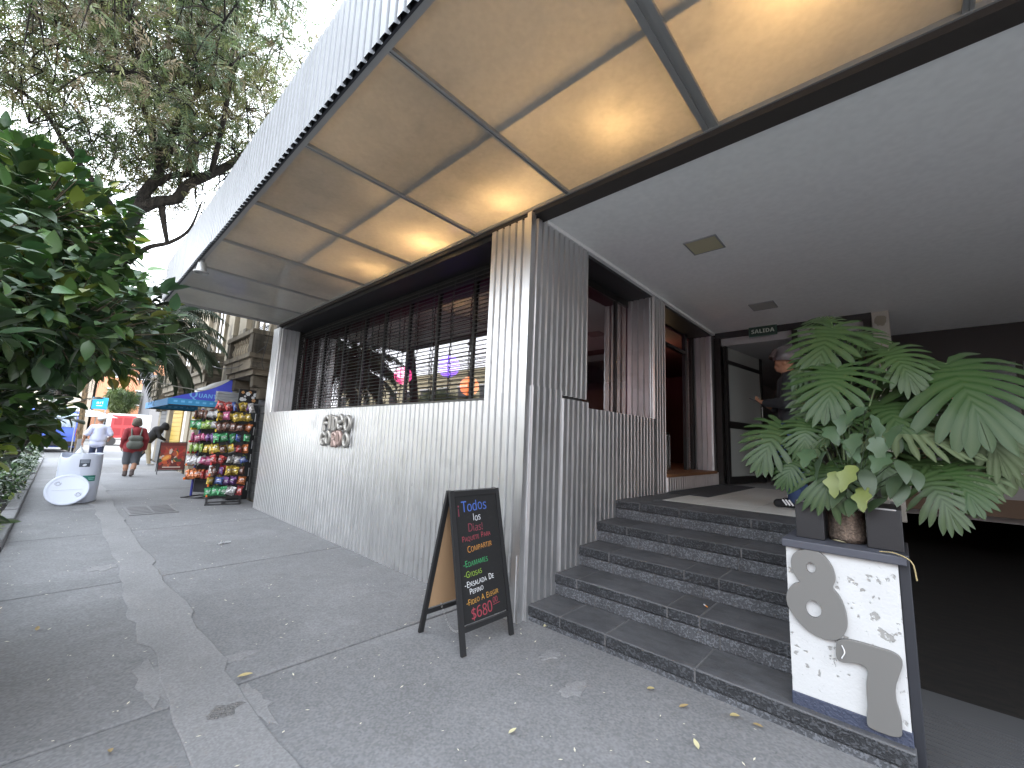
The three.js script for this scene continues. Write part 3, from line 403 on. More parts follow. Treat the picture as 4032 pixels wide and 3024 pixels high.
// ================================================================== pier with house number
{
  const t = thing('number_pier', 'white peeling pier with grey metal number 87 beside the steps', 'pier');
  const wp = std({ map: T.white, bumpMap: T.whiteB, bumpScale: 0.006, roughness: 0.75, color: lin(0.62, 0.63, 0.63) });
  mesh('shaft', bx(2.93, 3.36, 0.19, 0.955, -0.51, -0.035, 1), wp, t);
  mesh('base_band', rbx(2.925, 3.37, -0.05, 0.19, -0.515, -0.03, 0.006), std({ color: lin(0.045, 0.055, 0.09), roughness: 0.6, bumpMap: T.stoneB, bumpScale: 0.004 }), t);
  mesh('corner_post', rbx(2.95, 3.4, -0.2, 1.0, -0.034, 0.01, 0.006), std({ color: lin(0.02, 0.022, 0.028), roughness: 0.5 }), t);
  mesh('coping', rbx(2.9, 3.42, 0.955, 0.998, -0.525, 0.0, 0.006), std({ color: lin(0.06, 0.064, 0.08), roughness: 0.5, bumpMap: T.grain, bumpScale: 0.006 }), t);
  const nm = std({ color: lin(0.18, 0.178, 0.17), roughness: 0.55, metalness: 0.3, bumpMap: T.grain, bumpScale: 0.0006 });
  const e8 = [[-0.406, 0.953], [-0.368, 0.956], [-0.333, 0.936], [-0.306, 0.899], [-0.293, 0.86], [-0.291, 0.818], [-0.302, 0.778], [-0.279, 0.747], [-0.261, 0.703], [-0.252, 0.649], [-0.253, 0.6], [-0.265, 0.564], [-0.287, 0.533], [-0.319, 0.516], [-0.362, 0.511], [-0.404, 0.522], [-0.447, 0.549], [-0.483, 0.589], [-0.509, 0.634], [-0.514, 0.68], [-0.501, 0.723], [-0.476, 0.756], [-0.448, 0.773], [-0.47, 0.81], [-0.483, 0.851], [-0.481, 0.892], [-0.464, 0.926], [-0.436, 0.945]];
  const e7 = [[-0.295, 0.515], [-0.274, 0.529], [-0.237, 0.538], [-0.185, 0.539], [-0.135, 0.537], [-0.087, 0.535], [-0.061, 0.525], [-0.05, 0.506], [-0.052, 0.48], [-0.066, 0.434], [-0.078, 0.393], [-0.083, 0.355], [-0.082, 0.311], [-0.074, 0.271], [-0.069, 0.231], [-0.071, 0.187], [-0.078, 0.166], [-0.105, 0.154], [-0.141, 0.152], [-0.177, 0.154], [-0.195, 0.164], [-0.195, 0.205], [-0.19, 0.252], [-0.189, 0.312], [-0.186, 0.366], [-0.18, 0.406], [-0.188, 0.43], [-0.21, 0.438], [-0.25, 0.431], [-0.283, 0.422], [-0.3, 0.429], [-0.303, 0.464]];
  const sp = (pts, sharp = []) => { const c = new THREE.CatmullRomCurve3(pts.map((p) => V(p[0], p[1], 0)), true, 'catmullrom', 0.5); return c.getPoints(pts.length * 4).map((p) => new THREE.Vector2(p.x, p.y)); };
  const ell = (cz, cy, a, b) => { const p = new THREE.Path(); p.absellipse(cz, cy, a, b, 0, Math.PI * 2, true, -0.15); return p; };
  const num = (name, pts, holes) => { const s = new THREE.Shape(sp(pts)); s.holes.push(...holes); const g = new THREE.ExtrudeGeometry(s, { depth: 0.02, bevelEnabled: true, bevelSize: 0.002, bevelThickness: 0.002, bevelSegments: 2, curveSegments: 24 }); g.rotateY(-Math.PI / 2); g.rotateY(0); const p = g.attributes.position; for (let i = 0; i < p.count; i++) p.setZ(i, p.getZ(i)); g.translate(2.928, 0, 0); mesh(name, muv(g), nm, t); };
  num('numeral_eight', e8, [ell(-0.393, 0.862, 0.021, 0.029), ell(-0.392, 0.648, 0.035, 0.045)]);
  num('numeral_seven', e7, []);
  { const s = tube([[2.9, 0.9, -0.287], [2.899, 0.485, -0.272], [2.9, 0.44, -0.284]].map((p, i) => [[2.902, 0.505, -0.278], [2.9, 0.475, -0.268], [2.902, 0.44, -0.282]][i]), 0.003, 5); mesh('bare_scratch', s, M.white, t); }
}
// black planter blocks with the mottled pot between them
for (const [a, b, l] of [[-0.47, -0.335, 'black painted block beside the mottled pot, next to the steps'], [-0.15, -0.005, 'black painted block beside the mottled pot, next to the garage']])
  { const t = thing('planter_block', l, 'block', [3.02, 0.999, (a + b) / 2], 0, 'planter blocks on the number pier'); mesh('block', rbx(0, 0.36, 0, 0.212, (a - b) / 2, (b - a) / 2, 0.005), std({ color: lin(0.014, 0.014, 0.016), roughness: 0.5, bumpMap: T.grain, bumpScale: 0.006 }), t); mesh('worn_edge', mg([rbx(-0.002, 0.004, 0.205, 0.2135, (a - b) / 2 + 0.01, (b - a) / 2 - 0.02, 0.002, 1)]), std({ color: lin(0.3, 0.3, 0.3), roughness: 0.8 }), t); }
{ const t = thing('planter_pot', 'mottled brown stone pot holding the split-leaf plant', 'pot', [3.14, 0.999, -0.2425]); const g = new THREE.LatheGeometry([[0.001, 0], [0.083, 0], [0.086, 0.03], [0.086, 0.165], [0.08, 0.172], [0.07, 0.168], [0.06, 0.13], [0.001, 0.12]].map((p) => new THREE.Vector2(...p)), 28); mesh('pot', muv(g), std({ map: T.bark, color: lin(1.7, 1.45, 1.35), bumpMap: T.stoneB, bumpScale: 0.008, roughness: 0.95 }), t); mesh('soil', cyl(0.068, 0.068, 0.03, 0, 0.12, 0, 20), M.dirt, t); }
{ const t = thing('dry_stem', 'thin dry stem dangling over the pier coping', 'stem'); mesh('stem', tube([[2.93, 1.003, -0.1], [2.9, 1.01, -0.04], [2.885, 0.985, 0.015], [2.885, 0.9, 0.03]], 0.003, 5), std({ color: lin(0.35, 0.28, 0.14), roughness: 0.9 }), t); }

// ================================================================== chalkboard
{
  const t = thing('chalkboard_sign', 'black A-frame chalkboard listing a sharing menu on the pavement', 'sign');
  const hw = 0.265, zf = -2.31, zb = -2.79, zt = -2.55, H = 1.09, cx = 2.34;
  const bl = std({ color: lin(0.014, 0.014, 0.015), roughness: 0.55, bumpMap: T.grain, bumpScale: 0.003 });
  for (const [z0, nm] of [[zf, 'front_frame'], [zb, 'rear_frame']]) {
    const s = Math.sign(z0 - zt), f = part(nm, t), at = (x, k) => [cx + x, H * (1 - k), zt + (z0 - zt) * k + s * 0.012];
    for (const x of [-hw + 0.02, hw - 0.02]) mesh('leg', beam(at(x, 0), at(x, 1), 0.04, 0.022), bl, f);
    mesh('top_rail', beam(at(-hw + 0.04, 0.02), at(hw - 0.04, 0.02), 0.022, 0.04), bl, f);
    mesh('bottom_rail', beam(at(-hw + 0.04, 0.86), at(hw - 0.04, 0.86), 0.02, 0.035), bl, f);
  }
  const fold = (k0, k1, inset, off) => { const a = [cx - hw + inset, H * (1 - k0), zt + (zf - zt) * k0 + off], w = 2 * (hw - inset), g = new THREE.PlaneGeometry(1, 1), p = g.attributes.position; for (let i = 0; i < 4; i++) { const u = p.getX(i) + 0.5, v = 0.5 - p.getY(i), k = k0 + (k1 - k0) * v; p.setXYZ(i, a[0] + w * u, H * (1 - k), zt + (zf - zt) * k + off); } g.computeVertexNormals(); return g; };
  const W = 620, Hh = 1180, r = rng(90);
  const tx = canvasTex(W, Hh, (c) => {
    c.fillStyle = '#131314'; c.fillRect(0, 0, W, Hh);
    for (let i = 0; i < 260; i++) { c.strokeStyle = 'rgba(120,120,125,' + (0.02 + r() * 0.035) + ')'; c.lineWidth = 2 + r() * 10; c.beginPath(); const x = r() * W, y = r() * Hh; c.moveTo(x, y); c.lineTo(x + (r() - 0.5) * 160, y + (r() - 0.5) * 60); c.stroke(); }
    const line = (txt, x, y, size, col, slope = -0.05, wgt = '', sp = 0.62, small = 0.78) => { // written letter by letter, first letter taller
      let X = x; c.fillStyle = col; let first = true;
      for (const ch of txt) { if (ch === ' ') { X += size * 0.34; first = true; continue; } const s = size * (ch === '-' || first || small === 1 ? 1 : small); c.save(); c.translate(X, y + (X - x) * slope + (r() - 0.5) * size * 0.05); c.rotate(slope + (r() - 0.5) * 0.1); c.font = wgt + Math.round(s) + 'px sans-serif'; c.fillText(ch, 0, 0); X += c.measureText(ch).width * 0.97; c.restore(); if (ch !== '-') first = false; }
    };
    line('\u00a1', 35, 175, 150, '#6b2e3c', 0, '', 1, 1); line('Todos', 95, 165, 150, '#3f5ea6', -0.03, '', 1, 0.92);
    line('los', 245, 262, 92, '#b9bcc0', -0.02, '', 1, 1);
    line('Dias!', 160, 365, 112, '#74303c', -0.02, '', 1, 0.9);
    line('PAQUETE PARA', 70, 455, 74, '#8f3641', -0.06);
    line('COMPARTIR', 130, 558, 84, '#b17a35', -0.07);
    line('-EDAMAMES', 60, 690, 80, '#2f8f57', -0.05);
    line('-GYOSAS', 60, 785, 78, '#7c9c33', -0.05);
    line('-ENSALADA DE', 60, 875, 76, '#cfd1d3', -0.07);
    line('PEPINO', 115, 938, 70, '#cfd1d3', -0.06);
    line('-FIDEO A ELEGIR', 62, 1030, 72, '#b78735', -0.07);
    line('$680', 110, 1160, 142, '#8f3542', -0.05, '', 1, 1);
    line('00', 420, 1075, 72, '#8f3542', -0.05, '', 1, 1); c.strokeStyle = '#8f3542'; c.lineWidth = 5; c.beginPath(); c.moveTo(425, 1092); c.lineTo(520, 1084); c.stroke();
  });
  mesh('writing_board', fold(0.035, 0.835, 0.038, 0.012), std({ map: tx, roughness: 0.85 }), t);
  mesh('backing_board', (() => { const g = fold(0.035, 0.835, 0.038, 0.006); g.scale(1, 1, 1); return g; })(), bl, t);
  const rg = fold(0.035, 0.835, 0.038, 0), p = rg.attributes.position; for (let i = 0; i < 4; i++) p.setZ(i, 2 * zt - p.getZ(i) - 0.012); rg.computeVertexNormals();
  mesh('rear_board', rg, std({ color: lin(0.42, 0.27, 0.15), roughness: 0.9, bumpMap: T.grain, bumpScale: 0.001 }), t);
  const ch = []; for (let i = 0; i < 22; i++) { const k = i / 21, g = new THREE.TorusGeometry(0.007, 0.0018, 5, 8); if (i % 2) g.rotateY(1.5); g.scale(1, 1, 1.0); g.translate(cx - hw + 0.1 + k * 0.06, 0.19 - Math.sin(k * Math.PI) * 0.13, zf - 0.04 - k * 0.4); ch.push(g); }
  mesh('chain', mg(ch), M.alu, t);
}
// ================================================================== bubble-letter restaurant sign on the wall
{
  const t = thing('wall_logo', 'grey metal bubble letters reading FIDEO GORDO fixed to the corrugated wall', 'sign');
  const a = std({ color: lin(0.36, 0.345, 0.32), metalness: 0.55, roughness: 0.38 }), b = std({ color: lin(0.38, 0.28, 0.25), metalness: 0.5, roughness: 0.4 });
  const ring = Array.from({ length: 12 }, (_, k) => [0.5 + 0.42 * Math.cos(k * Math.PI / 6), 0.5 + 0.46 * Math.sin(k * Math.PI / 6)]);
  const arc = (a0, a1) => Array.from({ length: 10 }, (_, k) => { const q = a0 + (a1 - a0) * k / 9; return [0.5 + 0.42 * Math.cos(q), 0.5 + 0.46 * Math.sin(q)]; });
  const LET = { F: [[[0.95, 0.86], [0.7, 1.0], [0.35, 0.95], [0.14, 0.7], [0.16, 0.3], [0.2, 0.0]], [[0.2, 0.48], [0.5, 0.55], [0.75, 0.5]]], I: [[[0.5, 0.98], [0.42, 0.6], [0.5, 0.02]]], D: [[[0.12, 0.02], [0.1, 0.98]], arc(-1.4, 1.4).map((p) => [p[0] - 0.05, p[1]])], E: [arc(0.25, 5.4), [[0.12, 0.5], [0.5, 0.5], [0.85, 0.56]]], O: ['c', ring], G: [arc(0.8, 5.9), [[0.9, 0.42], [0.6, 0.45]]], R: [[[0.14, 0.0], [0.12, 0.95]], [[0.14, 0.95], [0.6, 0.98], [0.85, 0.75], [0.6, 0.5], [0.2, 0.48]], [[0.45, 0.48], [0.65, 0.25], [0.9, 0.0]]] };
  const row = (word, z0, y0, w, h, pink) => { let z = z0; [...word].forEach((c, i) => { const d = LET[c], closed = d[0] === 'c', gs = (closed ? [d[1]] : d).map((q) => { const cv = new THREE.CatmullRomCurve3(q.map((p) => V(0, p[1] * h, p[0] * w[i])), closed); const g = new THREE.TubeGeometry(cv, 28, 0.031, 8, closed); return g; }); const caps = closed ? [] : d.flatMap((q) => [q[0], q[q.length - 1]].map((p) => { const g = new THREE.SphereGeometry(0.031, 8, 6); g.translate(0, p[1] * h, p[0] * w[i]); return g; })); const g = mg([...gs, ...caps]); g.translate(2.745 - (i % 2) * 0.014, y0 + (i % 2 ? 0.012 : -0.008), z); mesh('letter', g, pink.includes(i) ? b : a, t); z += w[i] + 0.03; }); };
  row('FIDEO', -6.46, 1.555, [0.19, 0.06, 0.17, 0.16, 0.17], 0.2, []);
  row('GORDO', -6.5, 1.335, [0.17, 0.15, 0.15, 0.15, 0.15], 0.18, [2, 3]);
  mesh('standoff', mg([rod([2.8, 1.6, -6.3], [2.75, 1.6, -6.3], 0.01), rod([2.8, 1.6, -5.75], [2.75, 1.6, -5.75], 0.01), rod([2.8, 1.42, -6.3], [2.75, 1.42, -6.3], 0.01), rod([2.8, 1.42, -5.8], [2.75, 1.42, -5.8], 0.01), bx(2.75, 2.77, 1.4, 1.72, -5.72, -5.68)]), M.black, t);
}
// ================================================================== white plastic drum and its lid
{
  const pl = phy({ color: lin(0.6, 0.64, 0.74), roughness: 0.45, transmission: 0.12, clearcoat: 0.2, clearcoatRoughness: 0.4 });
  const t = thing('plastic_drum', 'white plastic drum standing cut open on the pavement', 'drum', [0.38, 0, -11.75]);
  const N = 40, prof = [[0.275, 0], [0.297, 0.03], [0.302, 0.3], [0.302, 0.32], [0.305, 0.58], [0.297, 0.6], [0.305, 0.62], [0.3, 0.84], [0.29, 0.92], [0.282, 0.92], [0.285, 0.5], [0.285, 0.03], [0.001, 0.02]];
  const g = new THREE.LatheGeometry(prof.map((p) => new THREE.Vector2(...p)), N); const p = g.attributes.position; for (let i = 0; i < p.count; i++) { const y = p.getY(i), an = Math.atan2(p.getZ(i), p.getX(i)); if (y > 0.7) { const k = (y - 0.7) / 0.22, c = ss(0.9, 0.97, Math.cos(an - 2.5)); p.setY(i, y - 0.012 * k * Math.sin(an * 3) - c * 0.06 * k); } } g.computeVertexNormals();
  mesh('body', g, pl, t);
  const st = (w, h, y, a0, tx) => { const q = new THREE.CylinderGeometry(0.3075, 0.3075, h, 12, 1, true, a0, w / 0.3075); q.translate(0, y, 0); mesh('sticker', q, std({ map: tx, roughness: 0.5 }), t); };
  st(0.15, 0.14, 0.75, -0.1, canvasTex(128, 128, (c) => { c.fillStyle = '#3d4450'; c.fillRect(0, 0, 128, 128); c.fillStyle = '#aab3bf'; for (let i = 0; i < 4; i++) c.fillRect(12, 12 + i * 14, 104, 6); c.fillStyle = '#cfd6de'; c.beginPath(); c.ellipse(64, 96, 26, 18, -0.5, 0, 7); c.fill(); }));
  st(0.2, 0.11, 0.46, 0.15, canvasTex(160, 90, (c) => { c.fillStyle = '#2d7468'; c.fillRect(0, 0, 160, 90); c.fillStyle = '#8fc2b6'; c.fillRect(60, 34, 90, 10); c.fillRect(70, 56, 70, 10); }));
  const l = thing('drum_lid', 'white round drum lid leaning against the plastic drum', 'lid', [0.25, 0.275, -11.33]);
  const lg = new THREE.LatheGeometry([[0.001, 0.012], [0.24, 0.012], [0.25, 0.03], [0.285, 0.03], [0.295, 0.015], [0.29, -0.01], [0.26, -0.012], [0.001, -0.01]].map((q) => new THREE.Vector2(...q)), 44);
  const inner = part('disc', l); mesh('plate', lg, pl, inner); for (const a of [0.6, 3.9]) { const q = new THREE.TorusGeometry(0.032, 0.012, 8, 18); q.rotateX(Math.PI / 2); q.translate(Math.cos(a) * 0.18, 0.016, Math.sin(a) * 0.18); mesh('bung', q, std({ color: lin(0.5, 0.52, 0.6), roughness: 0.5 }), inner); }
  mesh('rib', bx(-0.2, 0.2, 0.011, 0.018, -0.006, 0.006), pl, inner);
  inner.rotation.set(Math.PI / 2 - 0.42, 0, 0.1);
}
// ================================================================== snack racks
{
  const cols = { yellow: [0.45, 0.32, 0.05], green: [0.06, 0.26, 0.11], red: [0.34, 0.05, 0.045], orange: [0.42, 0.13, 0.04], brown: [0.15, 0.075, 0.055], purple: [0.16, 0.07, 0.22], pink: [0.42, 0.1, 0.2], silver: [0.45, 0.44, 0.44], lime: [0.24, 0.36, 0.08], blue: [0.07, 0.11, 0.3] };
  const r = rng(123);
  const bagMat = {}; const foil = dtex(128, (u, v) => grey(0.5 + 0.9 * (fbm(u, v, 6, 3, 202) - 0.5)), false, 1);
  for (const k in cols) { const tx = canvasTex(64, 96, (c) => { const q = new THREE.Color().setRGB(...cols[k]), hx = (f, w) => '#' + new THREE.Color(q.r * f + w, q.g * f + w, q.b * f + w).getHexString(); c.fillStyle = hx(1, 0); c.fillRect(0, 0, 64, 96); c.fillStyle = hx(0.5, 0.35); c.beginPath(); c.ellipse(32, 40, 22, 14, -0.3, 0, 7); c.fill(); c.fillStyle = hx(0.6, 0.02); c.fillRect(0, 70, 64, 12); c.fillStyle = hx(1, 0.25); c.fillRect(10, 60, 44, 5); }); bagMat[k] = std({ map: tx, metalness: 0.55, roughness: 0.28, bumpMap: foil, bumpScale: 0.012 }); }
  const bagGeo = [0, 1, 2].map((s) => { const n = 7, P = [], U = [], I = []; for (const sd of [1, -1]) for (let j = 0; j <= n; j++) for (let i = 0; i <= n; i++) { const u = i / n * 2 - 1, v = j / n * 2 - 1, edge = i === 0 || i === n || j === 0 || j === n; const th = edge ? 0 : 0.26 * Math.pow(1 - u * u, 0.5) * Math.pow(1 - v ** 4, 0.8) + (hash(i, j, s + (sd > 0 ? 5 : 9)) - 0.5) * 0.13; const wv = 1 - 0.1 * (1 - v * v) + 0.05 * (hash(j, 3, s) - 0.5); P.push(u * 0.5 * wv, v * 0.5 + (edge ? (hash(i, j, s) - 0.5) * 0.05 : 0), sd * th); U.push((u + 1) / 2, (v + 1) / 2); } const m = (n + 1) * (n + 1); for (let q = 0; q < 2; q++) for (let j = 0; j < n; j++) for (let i = 0; i < n; i++) { const a = q * m + j * (n + 1) + i, b = a + 1, c = a + n + 1, d = c + 1; q ? I.push(a, d, b, a, c, d) : I.push(a, b, d, a, d, c); } const g = new THREE.BufferGeometry(); g.setAttribute('position', new THREE.Float32BufferAttribute(P, 3)); g.setAttribute('uv', new THREE.Float32BufferAttribute(U, 2)); g.setIndex(I); return g.toNonIndexed(); });
  const bag = (col, p, w, h, ry, tilt, where) => { const o = mesh('snack_bag', bagGeo[Math.floor(r() * 3)], bagMat[col]); o.position.set(...p); o.rotation.set(tilt, ry, (r() - 0.5) * 0.9); o.scale.set(w * 1.15, h * 1.15, Math.min(w, h) * 0.9); tag(o, col + ' foil snack bag ' + where, 'snack bag', col + ' snack bags ' + where); };
  const frame = (name, label, pos, turn, w, d, h, pm, rows) => { const t = thing(name, label, 'rack', pos, turn); for (const x of [-w / 2, w / 2]) mesh('post', rbx(x - 0.018, x + 0.018, 0.02, h, -0.018, 0.018, 0.004, 1), pm, t); mesh('base', mg([rbx(-w / 2 - 0.02, w / 2 + 0.02, 0, 0.02, -d / 2, -d / 2 + 0.04, 0.004, 1), rbx(-w / 2 - 0.02, w / 2 + 0.02, 0, 0.02, d / 2 - 0.04, d / 2, 0.004, 1), rbx(-0.03, 0.03, 0, 0.02, -d / 2 + 0.04, d / 2 - 0.04, 0.004, 1), bx(-w / 2 - 0.02, -w / 2 + 0.02, 0, 0.02, -d / 2 + 0.04, d / 2 - 0.04), bx(w / 2 - 0.02, w / 2 + 0.02, 0, 0.02, -d / 2 + 0.04, d / 2 - 0.04)]), M.black, t);
    rows.forEach(([y, c], i) => { const s = part('shelf', t); mesh('wire', mg([rod([-w / 2, y, 0], [w / 2, y, 0], 0.006), rod([-w / 2, y - 0.03, d * 0.42], [w / 2, y - 0.03, d * 0.42], 0.006), ...[-0.5, -0.17, 0.17, 0.5].map((k) => rod([k * w, y, 0], [k * w, y - 0.03, d * 0.42], 0.004))]), M.blackM, s); if (c) mesh('price_strip', rbx(-w / 2 - 0.015, -w / 2 + 0.012, y - 0.035, y + 0.015, 0.02, d * 0.5, 0.004, 1), std({ color: lin(...c), roughness: 0.45 }), s); });
    mesh('back_panel', bx(-w / 2 + 0.02, w / 2 - 0.02, 0.1, h - 0.05, -0.03, -0.02), M.black, t); return t; };
  const Y = [0.62, 0.42, 0.02], O = [0.75, 0.16, 0.02], Rd = [0.62, 0.05, 0.05], Gn = [0.1, 0.45, 0.12];
  const rows1 = [[0.2, O], [0.4, O], [0.6, O], [0.82, Rd], [1.04, Rd], [1.26, Gn], [1.48, Y], [1.7, Y], [1.9, Y]];
  frame('snack_rack', 'black wire snack rack standing against the shop wall', [2.46, 0, -10.2], -0.25, 0.56, 0.42, 2.05, M.black, rows1);
  const c1 = [['green', 'green'], ['yellow', 'purple', 'orange'], ['red', 'yellow', 'brown'], ['red', 'silver', 'lime'], ['yellow', 'red', 'orange'], ['green', 'blue', 'green'], ['brown', 'brown', 'orange'], ['yellow', 'yellow'], ['red', 'yellow', 'silver']];
  rows1.forEach(([y], i) => { const n = i === 0 ? 7 : 5; for (let k = 0; k < n; k++) for (let d = 0; d < 2; d++) { let u = (k / (n - 1) - 0.5) * 0.5, v = 0.05 + d * 0.13, a = -0.25; const col = r() < 0.2 ? Object.keys(cols)[Math.floor(r() * 10)] : c1[i][Math.min(c1[i].length - 1, Math.floor((k + r() - 0.5) / n * c1[i].length + 0.001))] ?? c1[i][0]; bag(col, [2.46 + (u += rr(-0.03, 0.03, r)) * Math.cos(a) + v * Math.sin(a), y + 0.07 + rr(-0.01, 0.02, r), -10.2 - u * Math.sin(a) + v * Math.cos(a)], rr(0.085, 0.135, r), rr(0.11, 0.18, r), a + rr(-0.9, 0.9, r), rr(-0.6, 0.2, r), 'on the black wire rack'); } });
  const bluep = std({ color: lin(0.035, 0.04, 0.22), roughness: 0.45 });
  const rows2 = [[0.42, O], [0.72, O], [0.98, Rd], [1.22, Rd], [1.5, Y], [1.74, Y]];
  frame('snack_rack', 'taller blue-posted snack rack behind the black wire rack', [2.36, 0, -11.35], -0.9, 0.62, 0.5, 1.95, bluep, rows2);
  const c2 = [['orange', 'red'], ['silver', 'pink'], ['lime', 'yellow'], ['pink', 'purple'], ['green', 'lime', 'silver'], ['brown', 'silver']];
  rows2.forEach(([y], i) => { for (let k = 0; k < 6; k++) for (let d = 0; d < 2; d++) { const u = (k / 5 - 0.5) * 0.58, v = 0.06 + d * 0.14, a = -0.9; bag(c2[i][Math.min(c2[i].length - 1, Math.floor(k / 6 * c2[i].length))], [2.36 + u * Math.cos(a) + v * Math.sin(a), y + 0.08 + rr(-0.01, 0.02, r), -11.35 - u * Math.sin(a) + v * Math.cos(a)], rr(0.09, 0.15, r), rr(0.12, 0.2, r), a + rr(-0.9, 0.9, r), rr(-0.6, 0.2, r), 'on the blue-posted rack'); } });
  // dark cooler cabinet with a chalk-drawn sign above it
  const t = thing('cooler_cabinet', 'tall black cooler cabinet against the old facade beside the racks', 'cabinet', [2.8, 0, -10.62]);
  mesh('body', rbx(-0.2, 0.2, 0, 2.07, -0.3, 0.0, 0.01), M.black, t); mesh('door', rbx(-0.14, 0.14, 0.12, 2.0, 0.003, 0.012, 0.004, 1), std({ color: lin(0.05, 0.055, 0.06), roughness: 0.25 }), t);
  for (const x of [-0.165, 0.165]) for (let i = 0; i < 6; i++) mesh('edge_light', bx(x - 0.008, x + 0.008, 0.2 + i * 0.3, 0.38 + i * 0.3, 0.003, 0.008), M.white, t);
  const s = thing('cabinet_sign', 'black sign with white flower drawings above the cooler cabinet', 'sign', [2.77, 2.1, -10.55]); mesh('board', rbx(-0.2, 0.2, 0, 0.3, -0.03, 0, 0.006), M.black, s);
  { const g = new THREE.PlaneGeometry(0.38, 0.28); g.translate(0, 0.15, 0.003); mesh('drawing', g, std({ map: canvasTex(256, 190, (c) => { c.fillStyle = '#141416'; c.fillRect(0, 0, 256, 190); const q = rng(6); for (let i = 0; i < 9; i++) { const x = 40 + q() * 180, y = 35 + q() * 120, R = 14 + q() * 16; c.fillStyle = i % 4 ? '#c9cdd0' : '#b98a5a'; for (let k = 0; k < 6; k++) { c.beginPath(); c.ellipse(x + Math.cos(k) * R * 0.6, y + Math.sin(k) * R * 0.6, R * 0.5, R * 0.42, k, 0, 7); c.fill(); } } }), roughness: 0.7 }), s); }
  const b = thing('shutter_box', 'grey slatted shutter box under the balcony', 'shutter box', [2.46, 2.1, -11.1]); for (let i = 0; i < 4; i++) mesh('slat', rbx(-0.18, 0.28, i * 0.062, i * 0.062 + 0.058, -0.1, 0.05, 0.008), M.galv, b);
}
// ================================================================== blue shop awning
{
  const t = thing('shop_awning', 'blue and grey fabric awning lettered QUANTUM over the shopfront', 'awning', [0, 0, 0]);
  const zA = -12.0, zB = -15.6, prof = (k) => { const x = 2.78 + (1.58 - 2.78) * k, y = 2.78 - 0.55 * k - 0.2 * Math.sin(k * Math.PI) * (1 - k) * 0.9 - 0.2 * k * 0.4; return [x, y]; };
  const N = 10, top = [], sideP = []; const blue = std({ color: lin(0.07, 0.09, 0.45), roughness: 0.75 });
  const q4 = (P, a, b, c, d) => P.push(...a, ...b, ...c, ...a, ...c, ...d);
  for (let i = 0; i < N; i++) { const [x0, y0] = prof(i / N), [x1, y1] = prof((i + 1) / N); q4(top, [x0, y0 + 0.004, zA], [x1, y1 + 0.004, zA], [x1, y1 + 0.004, zB], [x0, y0 + 0.004, zB]); }
  const gt = new THREE.BufferGeometry(); gt.setAttribute('position', new THREE.Float32BufferAttribute(top, 3)); gt.computeVertexNormals(); mesh('top_cloth', muv(gt), std({ color: lin(0.36, 0.35, 0.33), roughness: 0.9, side: THREE.DoubleSide, bumpMap: T.grain, bumpScale: 0.02 }), t);
  const tx = canvasTex(512, 340, (c, w, h) => { c.fillStyle = '#4b56c6'; c.fillRect(0, 0, w, h); c.fillStyle = '#3f8fc0'; c.fillRect(0, h - 62, w, 62); c.fillStyle = '#6db4dd'; for (let i = 0; i < 8; i++) c.fillRect(40 + i * 58, h - 44, 30, 20); c.fillStyle = '#79b8e6'; c.font = 'bold 96px serif'; c.fillText('Q', 150, h - 84); c.font = 'bold 58px sans-serif'; c.fillText('UANTUM', 226, h - 88, 275); });
  for (const z of [zA + 0.002, zB - 0.002]) { const s = []; const P = []; const uv = []; for (let i = 0; i < N; i++) { const [x0, y0] = prof(i / N), [x1, y1] = prof((i + 1) / N), yb = 2.02; for (const [x, y] of [[x0, y0], [x1, y1], [x1, yb], [x0, y0], [x1, yb], [x0, yb]]) { P.push(x, y, z); uv.push((x - 1.58) / 1.2, (y - 2.02) / 0.78); } } const g = new THREE.BufferGeometry(); g.setAttribute('position', new THREE.Float32BufferAttribute(P, 3)); g.setAttribute('uv', new THREE.Float32BufferAttribute(uv, 2)); g.computeVertexNormals(); mesh('side_cloth', g, std({ map: tx, roughness: 0.75, side: THREE.DoubleSide }), t); }
  mesh('front_valance', bx(1.572, 1.58, 2.0, 2.16, zB, zA), std({ color: lin(0.08, 0.25, 0.5), roughness: 0.8 }), t);
  mesh('under_frame', mg([rod([1.6, 2.01, zA], [2.9, 2.01, zA], 0.012), rod([1.6, 2.01, zB], [2.9, 2.01, zB], 0.012), rod([1.6, 2.01, zA], [1.6, 2.01, zB], 0.012)]), M.black, t);
}
